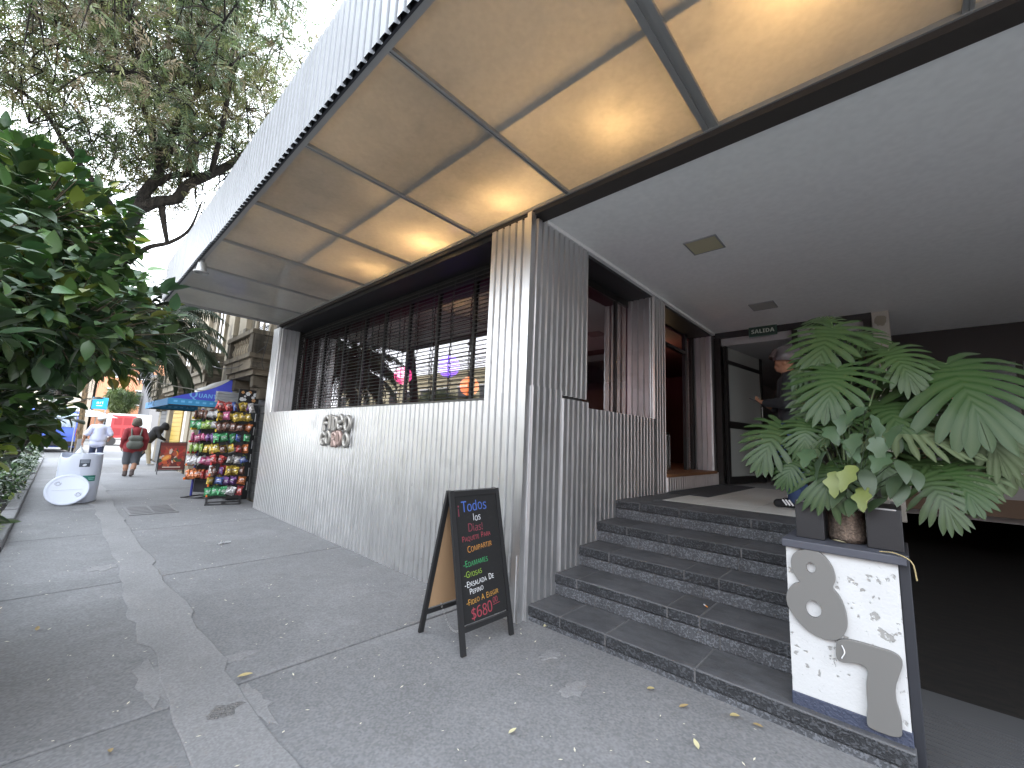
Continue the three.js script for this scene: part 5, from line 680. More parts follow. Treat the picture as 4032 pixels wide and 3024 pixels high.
clump('ground_plant', 'bright yellow-green low plant beside the kerb stone', 700, [-0.75, -0.36, 0, 0.4, -9.3, -7.8], 0.06, (r) => { const k = 0.8 + 0.5 * r(); return [0.2 * k, 0.27 * k, 0.05 * k]; }, 53, 'plant');
// ------------------------------------------------------------------ street tree over the pavement
function bigTree(name, label, limbs, pts, n, spread, seed, cut, tones, scale = 1) {
  const t = thing(name, label, 'tree'), r = rng(seed);
  limbs.forEach(([q, a, b], i) => mesh(i ? 'limb' : 'trunk', muv(tube(q, a, 9, b, q.length * 5), 1), std({ map: T.bark, color: lin(0.42, 0.4, 0.39), roughness: 1, bumpMap: T.stoneB, bumpScale: 0.02 }), t));
  // sprig: short twig with paired narrow leaflets
  const L1 = leafGeo(0.1, 0.024, 0.3, 0.25, 2), items = []; for (let k = 0; k < 9; k++) { const side = k % 2 ? 1 : -1, f = V(side * 0.8, -0.25 - 0.1 * (k % 3), 0.75); items.push([mat4(V(0, -0.004 * k, 0.022 * k), f, 0.3 * side, 1 + 0.25 * Math.sin(k * 3)), 0, 1, 1, 1]); } items.push([mat4(V(0, -0.04, 0.2), V(0, -0.4, 1), 0, 1.1), 0, 1, 1, 1]);
  const sg = scatter(items, [L1]); sg.deleteAttribute('color');
  const inst = new THREE.InstancedMesh(sg, phy({ color: lin(1, 1, 1), roughness: 0.6, transmission: 0.5, side: THREE.DoubleSide }), n); inst.name = 'crown'; inst.userData.kind = 'stuff'; inst.castShadow = inst.receiveShadow = true;
  const col = new THREE.Color(); let i = 0, guard = 0;
  const cl = pts.map((p) => ({ p: V(...p), tone: tones[Math.floor(r() * tones.length)] }));
  while (i < n && guard++ < n * 8) { const c = cl[Math.floor(r() * cl.length)], d = dirR(r), k = Math.pow(r(), 0.5) * spread, p = c.p.clone().add(V(d.x * k, d.y * k * 0.75, d.z * k)); if (cut && cut(p)) continue; const f = dirR(r).add(V(0, -0.55, 0)); inst.setMatrixAt(i, mat4(p, f, r() * 6.28, (0.85 + 0.6 * r()) * scale)); const q = r() < 0.7 ? c.tone : tones[Math.floor(r() * tones.length)], b = 0.75 + 0.5 * r(); inst.setColorAt(i, col.setRGB(q[0] * b, q[1] * b, q[2] * b)); i++; }
  inst.count = i; t.add(inst);
  const tw = []; for (let k = 0; k < cl.length; k++) { const c = cl[k].p; for (let j = 0; j < 5; j++) { const d = dirR(r).multiplyScalar(spread * (0.5 + 0.5 * r())); tw.push(tube([c.toArray(), c.clone().addScaledVector(d, 0.5).add(V(0, 0.08, 0)).toArray(), c.clone().add(d).add(V(0, -0.1, 0)).toArray()], 0.014, 4, 0.004, 5)); } } mesh('twigs', mg(tw), M.dirt, t);
  return t;
}
{
  const limbs = [
    [[[-1.0, -0.05, -11.2], [-0.75, 1.6, -10.9], [-0.1, 3.2, -10.3], [0.32, 4.35, -10.0], [0.39, 4.95, -10], [0.44, 5.44, -10], [0.51, 5.79, -10]], 0.15, 0.1],
    [[[0.44, 5.41, -10], [0.75, 5.72, -9.9], [0.93, 5.77, -9.8], [1.06, 6.14, -9.8], [1.39, 6.52, -9.7], [1.89, 7.31, -9.9], [2.5, 9.0, -9.9], [2.85, 10.3, -9.9]], 0.1, 0.025],
    [[[0.51, 5.79, -10], [0.65, 6.23, -9.9], [0.55, 6.54, -9.7], [0.3, 7.12, -9.5], [-0.09, 7.7, -9.6], [-0.43, 8.0, -9.8], [-1.2, 8.1, -10]], 0.09, 0.02],
    [[[0.65, 6.04, -10], [0.8, 6.24, -9.9], [1.11, 6.44, -9.9], [1.38, 6.55, -9.8]], 0.06, 0.04],
    [[[0.63, 6.3, -9.9], [0.72, 6.71, -9.6], [0.72, 7.1, -9.3], [0.9, 7.6, -9.2], [1.2, 8.2, -9.4], [2.0, 9.0, -9.8]], 0.05, 0.02],
    [[[1.05, 6.42, -9.9], [1.13, 6.87, -9.8], [1.04, 7.18, -9.9], [0.82, 8.17, -10], [0.47, 9.0, -10], [0.36, 9.5, -10]], 0.055, 0.02],
    [[[0.75, 5.69, -9.95], [0.85, 5.3, -10], [0.93, 5.0, -10]], 0.06, 0.035],
    [[[0.45, 4.4, -10], [0.68, 4.78, -10], [0.96, 4.99, -10], [1.21, 5.33, -10], [1.36, 6.05, -10]], 0.05, 0.012],
    [[[0.39, 4.9, -10], [0.1, 5.35, -10], [-0.11, 5.61, -10], [-0.5, 6.08, -10], [-0.9, 6.63, -10], [-1.3, 6.9, -10.2]], 0.07, 0.02],
    [[[0.95, 7.7, -9.9], [0.69, 9.0, -9.6], [0.59, 10.0, -9.4]], 0.03, 0.012],
    [[[1.39, 6.52, -9.7], [1.3, 7.4, -8.6], [1.1, 8.2, -7.6], [0.9, 8.8, -6.6]], 0.05, 0.015], [[[0.3, 7.12, -9.5], [0.0, 7.6, -8.4], [-0.3, 7.7, -7.2], [-0.5, 7.6, -6]], 0.05, 0.015], [[[-0.09, 7.7, -9.6], [0.3, 9.0, -8.6], [0.5, 9.8, -7.6]], 0.03, 0.012]];
  const r = rng(99), pts = []; for (const [q] of limbs.slice(1)) { const c = new THREE.CatmullRomCurve3(q.map((p) => V(...p))); for (let k = 0; k < 6; k++) { const p = c.getPointAt(0.35 + 0.65 * k / 5); if (p.y > 6.2) for (let j = 0; j < 3; j++) pts.push([p.x + rr(-0.6, 0.6, r), p.y + rr(-0.1, 0.8, r), p.z + rr(-0.7, 0.7, r)]); } }
  for (let i = 0; i < 150; i++) { const x = rr(-3.2, 2.8, r), z = rr(-13, -5.6, r); pts.push([x, 6.1 + 0.45 * Math.abs(x - 0.4) * 0.4 + Math.pow(r(), 1.3) * 5.2, z]); }
  for (let i = 0; i < 70; i++) pts.push([rr(-2.4, 0.7, r), rr(5.9, 10.2, r), rr(-12.5, -7, r)]);
  bigTree('street_tree', 'tall spreading street tree with fine narrow leaves over the pavement', limbs, pts, 21000, 0.72, 77, (p) => p.x > 1.2 && p.y < 6.9, [[0.09, 0.14, 0.04], [0.13, 0.165, 0.04], [0.17, 0.17, 0.05], [0.16, 0.125, 0.065], [0.07, 0.125, 0.05]], 0.66);
}
// ------------------------------------------------------------------ palm
{
  const t = thing('palm_tree', 'low feathery palm drooping dark fronds over the pavement', 'palm', [0.75, 0, -13.0]), r = rng(61), C = V(0, 3.75, 0);
  mesh('trunk', muv(tube([[-1.7, -0.05, 0], [-1.2, 1.3, 0], [-0.55, 2.5, 0], [0, 3.7, 0]], 0.17, 12, 0.13), 1), std({ map: T.bark, roughness: 1, bumpMap: T.stoneB, bumpScale: 0.04 }), t);
  const fm = phy({ color: lin(0.035, 0.055, 0.025), roughness: 0.6, transmission: 0.1, side: THREE.DoubleSide });
  for (let i = 0; i < 56; i++) {
    const az = i * 2.399, el = 1.2 - 1.75 * (i / 56), len = 2.0 + r() * 0.6, h = V(Math.cos(az), 0, Math.sin(az)), pts = [], a = [];
    for (let k = 0; k <= 10; k++) { const s = k / 10, e = el - 1.5 * s * s * 0.9; const prev = pts[k - 1] ?? C.toArray(); pts.push(k ? [prev[0] + h.x * Math.cos(e) * len / 10, prev[1] + Math.sin(e) * len / 10, prev[2] + h.z * Math.cos(e) * len / 10] : C.toArray()); }
    const curve = new THREE.CatmullRomCurve3(pts.map((p) => V(...p))); a.push(tube(pts, 0.016, 5, 0.005, 12));
    const lf = leafGeo(1, 0.11, 0.45, 0.35, 3), side = V(-h.z, 0, h.x);
    for (let k = 4; k < 46; k++) for (const sg of [-1, 1]) { const u = k / 46, p = curve.getPointAt(u), tn = curve.getTangentAt(u), f = tn.clone().multiplyScalar(0.75).addScaledVector(side, sg).add(V(0, -0.25 + (r() - 0.5) * 0.3, 0)); const g = lf.clone(); g.applyMatrix4(mat4(p, f, 0, 0.42 * Math.sin(Math.PI * Math.min(1, u * 0.85 + 0.15)) + 0.1)); a.push(g); }
    mesh('frond', mg(a), fm, t);
  }
}
// ------------------------------------------------------------------ split-leaf plant on the pier
// leaf in the x-y plane: attached at the origin, tip towards +y; lobes are separate fingers joined to a web along the midrib
function splitLeaf(len, half, seed, droop) {
  const r = rng(seed), P = [], I = [], C = [], base = [0.014 + r() * 0.008, 0.037 + r() * 0.013, 0.009], vein = [0.04, 0.07, 0.024], n = 9;
  const put = (x, y, lift, c) => { const d = Math.hypot(x, y); P.push(x, y, -droop * (d * d) / len + 0.1 * Math.abs(x) * (1 - Math.abs(x) / half * 0.7) + lift); C.push(...c); return P.length / 3 - 1; };
  const mid = (y) => [0, y];
  for (const s of [-1, 1]) {
    const lobes = []; for (let k = 0; k <= n; k++) { const u = k / n, ang = k === n ? Math.PI / 2 : -0.75 + 2.05 * Math.pow(u, 0.75) + (r() - 0.5) * 0.12, reach = k === n ? len * 0.3 : half * (k === 0 ? 0.72 : 1.12) * (1 - 0.5 * Math.pow(u, 2)) * (0.9 + 0.2 * r()); lobes.push({ o: [0, len * 0.72 * Math.pow(u, 1.1)], d: [s * Math.cos(ang), Math.sin(ang)], reach }); }
    const sinus = (k) => { if (k < 0) { const q = lobes[0]; return [q.o[0] + s * 0.1 * half, q.o[1] - 0.22 * half]; } const a = lobes[k], b = lobes[Math.min(n, k + 1)], f = 0.27 + 0.06 * Math.sin(k * 2.3 + seed), R = (a.reach + b.reach) / 2, dx = a.d[0] + b.d[0], dy = a.d[1] + b.d[1], L = Math.hypot(dx, dy) || 1; return [(a.o[0] + b.o[0]) / 2 + dx / L * R * f, (a.o[1] + b.o[1]) / 2 + dy / L * R * f]; };
    for (let k = 0; k <= n; k++) {
      const q = lobes[k], S0 = sinus(k - 1), S1 = k === n ? null : sinus(k), m0 = mid(k ? (lobes[k - 1].o[1] + q.o[1]) / 2 : q.o[1]), m1 = mid(k < n ? (lobes[k + 1].o[1] + q.o[1]) / 2 : q.o[1]), px = -q.d[1] * s, py = q.d[0] * s, w = k === n ? 0.06 * len : 0.075 * half * (1 + 0.3 * r()), at = (t, e) => [q.o[0] + q.d[0] * q.reach * t + px * e, q.o[1] + q.d[1] * q.reach * t + py * e];
      const bend = (k === n ? 0 : 0.06 * q.reach), rows = [[m0, q.o, m1], [S0, at(0.3, 0), S1 ?? at(0.3, 0)]];
      for (const [t, ww] of [[0.45, 0.8], [0.6, 1.0], [0.74, 1.02], [0.87, 0.72], [0.95, 0.38]]) { const bb = bend * t * t; rows.push([at(t, -w * ww + bb), at(t, bb), k === n ? at(t, bb) : at(t, w * ww + bb)]); }
      const tip = at(1.02, bend), idx = rows.map((row, ri) => row.map((p, ci) => put(p[0], p[1], ci === 1 && ri > 0 ? -0.045 * w / 0.1 * 0.35 : 0, ci === 1 ? vein : base))), ti = put(tip[0], tip[1], 0, base);
      const tri = (a, b, c) => (s > 0 ? I.push(a, b, c) : I.push(a, c, b));
      for (let i = 0; i + 1 < idx.length; i++) for (let c = 0; c < 2; c++) { const a = idx[i][c], b = idx[i][c + 1], e = idx[i + 1][c], f = idx[i + 1][c + 1]; tri(a, e, b); tri(b, e, f); }
      const lr = idx[idx.length - 1]; tri(lr[0], ti, lr[1]); tri(lr[1], ti, lr[2]);
    }
  }
  const g = new THREE.BufferGeometry(); g.setAttribute('position', new THREE.Float32BufferAttribute(P, 3)); g.setAttribute('color', new THREE.Float32BufferAttribute(C, 3)); g.setIndex(I); g.computeVertexNormals(); return g;
}
{
  const t = thing('split_leaf_plant', 'large split-leaf philodendron growing from the mottled pot on the pier', 'plant'), lm = phy({ vertexColors: true, roughness: 0.45, transmission: 0.1, side: THREE.DoubleSide, specularIntensity: 0.55, clearcoat: 0.08, clearcoatRoughness: 0.2 }), dusty = phy({ vertexColors: true, color: lin(2.2, 1.7, 2.4), roughness: 0.8, transmission: 0.1, side: THREE.DoubleSide });
  const Lf = [ // base, tip, half width, dusty
    [[3.45, 2.341, -0.271], [3.16, 2.06, -0.36], 0.24], [[3.25, 2.024, -0.245], [2.98, 1.77, -0.3], 0.23], [[3.5, 2.048, 0.247], [3.12, 1.74, 0.37], 0.36], [[3.2, 1.665, -0.55], [2.96, 1.44, -0.66], 0.2], [[3.15, 1.678, -0.405], [3.0, 1.51, -0.415], 0.14], [[3.3, 1.657, -0.079], [3.2, 1.6, 0.33], 0.19, 1], [[3.1, 1.42, -0.32], [2.92, 1.27, -0.3], 0.2], [[3.8, 1.697, 0.425], [3.58, 1.42, 0.52], 0.27, 1], [[3.2, 1.395, 0.089], [3.03, 1.22, 0.22], 0.17], [[3.2, 1.7, -0.199], [3.03, 1.6, -0.35], 0.13], [[3.6, 2.037, -0.015], [3.45, 1.9, 0.09], 0.17], [[3.7, 1.914, 0.087], [3.45, 1.67, -0.022], 0.2, 1], [[3.1, 1.453, -0.451], [2.97, 1.33, -0.53], 0.12], [[3.5, 1.964, -0.428], [3.35, 1.75, -0.45], 0.15], [[3.6, 2.31, -0.165], [3.4, 2.18, -0.03], 0.17], [[3.55, 2.4, -0.28], [3.6, 2.52, -0.42], 0.12], [[3.35, 1.5, 0.02], [3.1, 1.36, 0.16], 0.15], [[3.45, 1.75, 0.3], [3.3, 1.5, 0.46], 0.2, 1], [[3.35, 1.85, -0.33], [3.12, 1.62, -0.45], 0.17], [[3.4, 1.82, -0.05], [3.15, 1.62, 0.06], 0.2], [[3.3, 1.55, -0.12], [3.08, 1.36, -0.02], 0.18], [[3.45, 2.15, 0.0], [3.25, 1.95, 0.12], 0.18], [[3.35, 1.62, -0.42], [3.12, 1.42, -0.56], 0.16], [[3.55, 1.95, 0.2], [3.35, 1.72, 0.12], 0.2], [[3.5, 1.55, 0.25], [3.3, 1.36, 0.34], 0.18, 1], [[3.3, 1.45, 0.18], [3.1, 1.28, 0.3], 0.16], [[3.5, 2.2, -0.35], [3.3, 2.0, -0.5], 0.15]];
  const root = V(3.16, 1.15, -0.24), stem = std({ color: lin(0.09, 0.13, 0.05), roughness: 0.6 });
  Lf.forEach(([b, e, half, d], i) => {
    const B0 = V(...b), ax = V(...e).sub(B0), len = ax.length(), g = splitLeaf(len, half, 400 + i, 0.3 + 0.25 * hash(i, 7, 7)), Y = ax.clone().normalize(), out = V(-0.75, 0.8, 0.08); let X = Y.clone().cross(out).normalize(); const Z = X.clone().cross(Y).normalize(); const m = new THREE.Matrix4().makeBasis(X, Y, Z); m.setPosition(B0); g.applyMatrix4(m); mesh('leaf', g, d ? dusty : lm, t);
    const mid = root.clone().lerp(B0, 0.55).add(V(0.05, 0.1, 0)); mesh('leaf_stalk', tube([root.toArray(), mid.toArray(), B0.toArray()], 0.008, 6, 0.004), stem, t);
  });
  mesh('spathe_shoot', tube([[3.6, 1.9, -0.05], [3.58, 2.05, -0.04], [3.57, 2.24, -0.03]], 0.008, 6, 0.002), std({ color: lin(0.3, 0.32, 0.1), roughness: 0.6 }), t);
  mesh('stem', tube([[3.16, 1.1, -0.24], [3.2, 1.3, -0.24], [3.28, 1.55, -0.2]], 0.025, 8, 0.015), stem, t);
}
{
  const t = thing('broad_leaf_plant', 'smaller plant with oval veined leaves below the split-leaf plant', 'plant'), r = rng(808), root = V(3.12, 1.16, -0.2);
  const pos = [[2.98, 1.414, -0.188, 2], [2.96, 1.285, -0.154, 2], [3.0, 1.371, -0.27, 2], [3.0, 1.586, -0.164, 1], [3.0, 1.553, -0.077, 1], [3.0, 1.349, -0.025, 0], [3.0, 1.249, -0.089, 0], [3.05, 1.746, -0.137, 1], [3.0, 1.484, -0.061, 1], [3.0, 1.453, 0.007, 0], [3.0, 1.495, -0.386, 1], [3.0, 1.54, -0.195, 1], [3.05, 1.678, -0.216, 1], [3.05, 1.686, -0.082, 1], [3.0, 1.383, -0.134, 0], [3.0, 1.27, -0.255, 0], [3.0, 1.246, -0.184, 0], [3.02, 1.46, -0.33, 1], [3.05, 1.62, -0.28, 1], [3.02, 1.63, 0.0, 1], [3.03, 1.4, 0.06, 0], [3.0, 1.32, 0.0, 0]];
  const ms = [leafMat(0.035, 0.065, 0.025), leafMat(0.045, 0.09, 0.038), leafMat(0.17, 0.21, 0.05)];
  pos.forEach(([x, y, z, k]) => { const big = k === 0 ? 0.125 : 0.14; const g = leafGeo(big * rr(0.9, 1.3, r), big * 0.62, 0.2, 0.3, 14, k ? 5 : 0); const f = V(-0.5 + rr(-0.3, 0.3, r), -0.55 + rr(-0.4, 0.3, r), rr(-0.7, 0.7, r)); const p = V(x, y, z).addScaledVector(f, -0.05); g.applyMatrix4(mat4(p, f, rr(-0.4, 0.4, r), 1)); mesh('leaf', g, ms[k], t); mesh('leaf_stalk', tube([root.toArray(), root.clone().lerp(p, 0.5).add(V(0.04, 0.05, 0)).toArray(), p.toArray()], 0.003, 5, 0.002), ms[0], t); });
}
// ------------------------------------------------------------------ fallen leaves and litter
{
  const dry = [lin(0.42, 0.34, 0.16), lin(0.3, 0.22, 0.1), lin(0.5, 0.46, 0.28)].map((c) => std({ color: c, roughness: 0.8, side: THREE.DoubleSide })), r = rng(515);
  const spots = [[0.92, -3.02, 'dry yellow leaf curled on the repair strip', 0.09], [0.08, -4.6, 'small yellow leaf flat on the pavement near the kerb', 0.06], [2.86, -2.2, 'dry leaf lying against the lowest step by the corner', 0.09], [2.7, -1.2, 'curled pale leaf beside the lowest step', 0.07], [2.62, -1.02, 'broken brown leaf lying near the lowest step', 0.06], [2.35, -0.82, 'pale green leaf lying before the steps', 0.06], [2.8, -0.75, 'pointed yellow leaf at the foot of the steps', 0.08], [2.78, -0.68, 'second pointed yellow leaf touching the steps', 0.06], [1.75, -1.55, 'tiny pale leaf lying out on the open pavement', 0.05], [2.05, -0.85, 'thin dry leaf sliver on the pavement', 0.05], [0.35, -2.75, 'greenish leaf sliver beside the pavement joint', 0.05], [3.02, -0.235, 'dead leaf resting on the pier coping before the pot', 0.07]];
  spots.forEach(([x, z, l, s], i) => { const g = leafGeo(s, s * 0.42, 0.5, -0.2, 6); g.rotateY(r() * 6.28); const o = mesh('fallen_leaf', g, dry[i % 3]); o.position.set(x, i === 11 ? 1.004 : 0.012, z); tag(o, l, 'leaf'); });
  const n = 420, gg = leafGeo(0.022, 0.008, 0.3, -0.2, 2), inst = new THREE.InstancedMesh(gg, std({ color: lin(0.62, 0.58, 0.46), roughness: 0.9, side: THREE.DoubleSide }), n); inst.name = 'litter';
  for (let i = 0; i < n; i++) { const x = rr(-0.2, 2.75, r), z = -Math.pow(r(), 1.3) * 11 - 0.6; const m = new THREE.Matrix4().makeRotationY(r() * 6.28); const s = 0.5 + r() * 0.9; m.scale(V(s, s, s)); m.setPosition(x, 0.011, z); inst.setMatrixAt(i, m); }
  inst.castShadow = inst.receiveShadow = true; scene.add(inst); tag(inst, 'fine dry leaf bits scattered over the pavement', 'litter', null, 'stuff');
  const cg = thing('cigarette_butt', 'orange tipped cigarette butt on the second step', 'cigarette', [3.45, 0.322, -1.12], 0.8); mesh('filter', rod([0, 0, 0], [0.022, 0, 0], 0.004, 8), std({ color: lin(0.7, 0.28, 0.05), roughness: 0.7 }), cg); mesh('paper', rod([0.022, 0, 0], [0.05, 0, 0], 0.0038, 8), M.white, cg);
  const wr = thing('wrapper', 'crumpled silver wrapper lying on the pavement', 'wrapper', [1.66, 0.012, -6.6], 0.3); { const g = new THREE.PlaneGeometry(0.16, 0.05, 8, 3), p = g.attributes.position; for (let i = 0; i < p.count; i++) p.setZ(i, hash(i, 4, 4) * 0.02); g.rotateX(-Math.PI / 2); g.computeVertexNormals(); mesh('foil', g, std({ color: lin(0.6, 0.6, 0.62), metalness: 0.6, roughness: 0.35, side: THREE.DoubleSide }), wr); }
}
// ================================================================== old neoclassical house next door
{
  const t = thing('old_house', 'weathered stone house with balustrade balconies beyond the restaurant', 'building');
  const st = std({ map: T.old, bumpMap: T.stoneB, bumpScale: 0.012, roughness: 0.95, color: lin(0.62, 0.59, 0.54) }), pale = std({ map: T.old, roughness: 0.9, color: lin(1.0, 0.96, 0.88), bumpMap: T.grain, bumpScale: 0.004 }), dk = std({ map: T.old, roughness: 0.95, color: lin(0.4, 0.385, 0.36), bumpMap: T.stoneB, bumpScale: 0.02 });
  mesh('wall', bx(3.1, 14, -0.1, 8.6, -25.4, -9.57, 0.6), st, t);
  mesh('cornice', bx(2.75, 3.1, 8.0, 8.4, -25.5, -9.57, 0.6), st, t);
  const balProf = [[0.001, 0], [0.05, 0], [0.05, 0.04], [0.03, 0.06], [0.055, 0.13], [0.055, 0.17], [0.03, 0.27], [0.022, 0.33], [0.04, 0.36], [0.048, 0.38], [0.048, 0.42], [0.001, 0.42]].map((p) => new THREE.Vector2(...p)), balG = new THREE.LatheGeometry(balProf, 12);
  const balcony = (z0, z1, solid) => {
    const b = part('balcony', t), X = 2.62;
    mesh('slab', mg([bx(X - 0.06, 3.1, 3.08, 3.18, z0 - 0.05, z1 + 0.05), bx(X, 3.1, 2.84, 3.08, z0, z1), bx(X + 0.08, 3.1, 2.72, 2.84, z0 + 0.08, z1 - 0.08)]), st, b);
    mesh('hand_rail', mg([bx(X - 0.04, X + 0.16, 3.62, 3.72, z0, z1), bx(X + 0.16, 3.1, 3.62, 3.72, z1 - 0.18, z1), bx(X + 0.16, 3.1, 3.62, 3.72, z0, z0 + 0.18)]), st, b);
    for (const z of [z0, z1 - 0.24]) mesh('pedestal', rbx(X - 0.02, X + 0.2, 3.18, 3.62, z, z + 0.24, 0.01), dk, b);
    for (let i = 0; i < 5; i++) mesh('side_block', rbx(X + 0.02, 3.1, 2.86 + i * 0.15, 2.995 + i * 0.15, z1 - 0.02, z1 + 0.012, 0.008), dk, b);
    const n = Math.max(4, Math.round((z1 - z0 - 0.5) / 0.19)); for (let i = 0; i < n; i++) { const o = mesh('baluster', balG, pale, b); o.position.set(X + 0.08, 3.19, z0 + 0.34 + (z1 - z0 - 0.68) * i / (n - 1)); }
    for (const z of [z0 + 0.3, z1 - 0.3]) mesh('corbel', mg([rbx(2.75, 3.1, 2.45, 2.72, z - 0.1, z + 0.1, 0.03), rbx(2.9, 3.1, 2.2, 2.45, z - 0.1, z + 0.1, 0.03)]), dk, b);
  };
  balcony(-12.2, -10.17); balcony(-16.6, -14.45); balcony(-21.6, -18.6); balcony(-25.2, -23.2);
  for (const [a, b] of [[-13.05, -12.4], [-14.2, -13.6], [-17.5, -16.9], [-18.4, -17.8], [-22.4, -21.9]]) mesh('pilaster', bx(2.98, 3.1, 0, 8, a, b, 0.6), pale, t);
  const win = (z, w, y0, h, arch) => { const wd = part('window', t); mesh('pane', bx(3.07, 3.085, y0, y0 + h, z - w / 2, z + w / 2), M.glass, wd); mesh('recess', bx(3.085, 3.099, y0, y0 + h, z - w / 2, z + w / 2), M.black, wd); mesh('frame', mg([bx(3.03, 3.1, y0, y0 + h, z - w / 2 - 0.12, z - w / 2), bx(3.03, 3.1, y0, y0 + h, z + w / 2, z + w / 2 + 0.12), bx(2.95, 3.1, y0 + h, y0 + h + 0.16, z - w / 2 - 0.2, z + w / 2 + 0.2), bx(3.05, 3.07, y0, y0 + h, z - 0.03, z + 0.03)]), pale, wd); if (arch) { const g = new THREE.TorusGeometry(w / 2 + 0.1, 0.09, 6, 16, Math.PI); g.rotateY(Math.PI / 2); g.translate(3.05, y0 + h + 0.1, z); mesh('arch', g, dk, wd); } };
  win(-11.2, 1.0, 3.72, 2.2); win(-15.5, 1.0, 3.3, 2.5, true); win(-20.1, 1.2, 3.3, 2.5, true); win(-24.2, 1.0, 3.3, 2.4);
  // ground floor shop fronts
  for (const [a, b, m] of [[-11.9, -10.1, 'd'], [-15.5, -12.2, 'd'], [-21.5, -19.6, 'y'], [-24.5, -22.6, 'd']]) { const s = part('shopfront', t); mesh('opening', bx(3.085, 3.1, 0, 2.4, a, b), m === 'y' ? std({ color: lin(0.42, 0.28, 0.05), roughness: 0.7 }) : M.black, s); const n = 14; for (let i = 0; i < n; i++) mesh('slat', rbx(3.06, 3.085, i * 2.4 / n + 0.008, (i + 1) * 2.4 / n - 0.008, a, b, 0.006, 1), m === 'y' ? std({ color: lin(0.5, 0.34, 0.06), roughness: 0.6 }) : std({ color: lin(0.1, 0.1, 0.1), roughness: 0.7 }), s); }
  mesh('notice', bx(2.99, 3.0, 0.9, 2.3, -18.9, -18.2), std({ color: lin(0.62, 0.55, 0.5), roughness: 0.8 }), t);
  const j = []; for (let i = 0; i < 9; i++) j.push(bx(3.085, 3.1, 2.9 + i * 0.55, 2.915 + i * 0.55, -25, -9.6)); 
  mesh('joint_line', mg(j), M.black, t).userData.kind = 'stuff';
}
// cables
{
  const c = M.black; const wire = (l, pts, r = 0.008, m = c) => { const o = mesh('cable', tube(pts, r, 5, r, 24), m); tag(o, l, 'cable'); };
  wire('black cable sagging from the balcony across the old facade', [[2.62, 3.4, -14.2], [2.5, 3.05, -12.6], [2.6, 2.95, -11], [2.75, 3.3, -9.7]]);
  wire('grey rope stretched from the palm to the awning', [[0.6, 2.75, -12.2], [1.3, 2.5, -12.1], [2.2, 2.38, -12.05]], 0.012, std({ color: lin(0.3, 0.29, 0.25), roughness: 0.9 }));
  wire('thin black cable hanging at the far corner of the canopy', [[2.72, 3.65, -9.45], [2.68, 3.2, -9.5], [2.66, 2.9, -9.55], [2.7, 2.75, -9.5]], 0.006);
  wire('thin overhead cable running up through the tree crown', [[1.6, 7.2, -12], [1.2, 9, -9], [0.8, 10.5, -6.5]], 0.012); wire('second overhead cable crossing beside the canopy roof', [[2.6, 8.5, -12], [2.1, 9.2, -9], [1.5, 10.5, -6]], 0.012);
  { const o = thing('cable_coil', 'loose coil of pale cable hanging by the second balcony', 'cable', [2.6, 3.62, -13.6]); const a = []; for (let i = 0; i < 4; i++) { const g = new THREE.TorusGeometry(0.22 + i * 0.03, 0.01, 5, 20, 4.6); g.rotateY(0.6 + i * 0.1); g.translate(i * 0.01, i * 0.02, 0); a.push(g); } mesh('loops', mg(a), std({ color: lin(0.4, 0.43, 0.42), roughness: 0.6 }), o); }
}
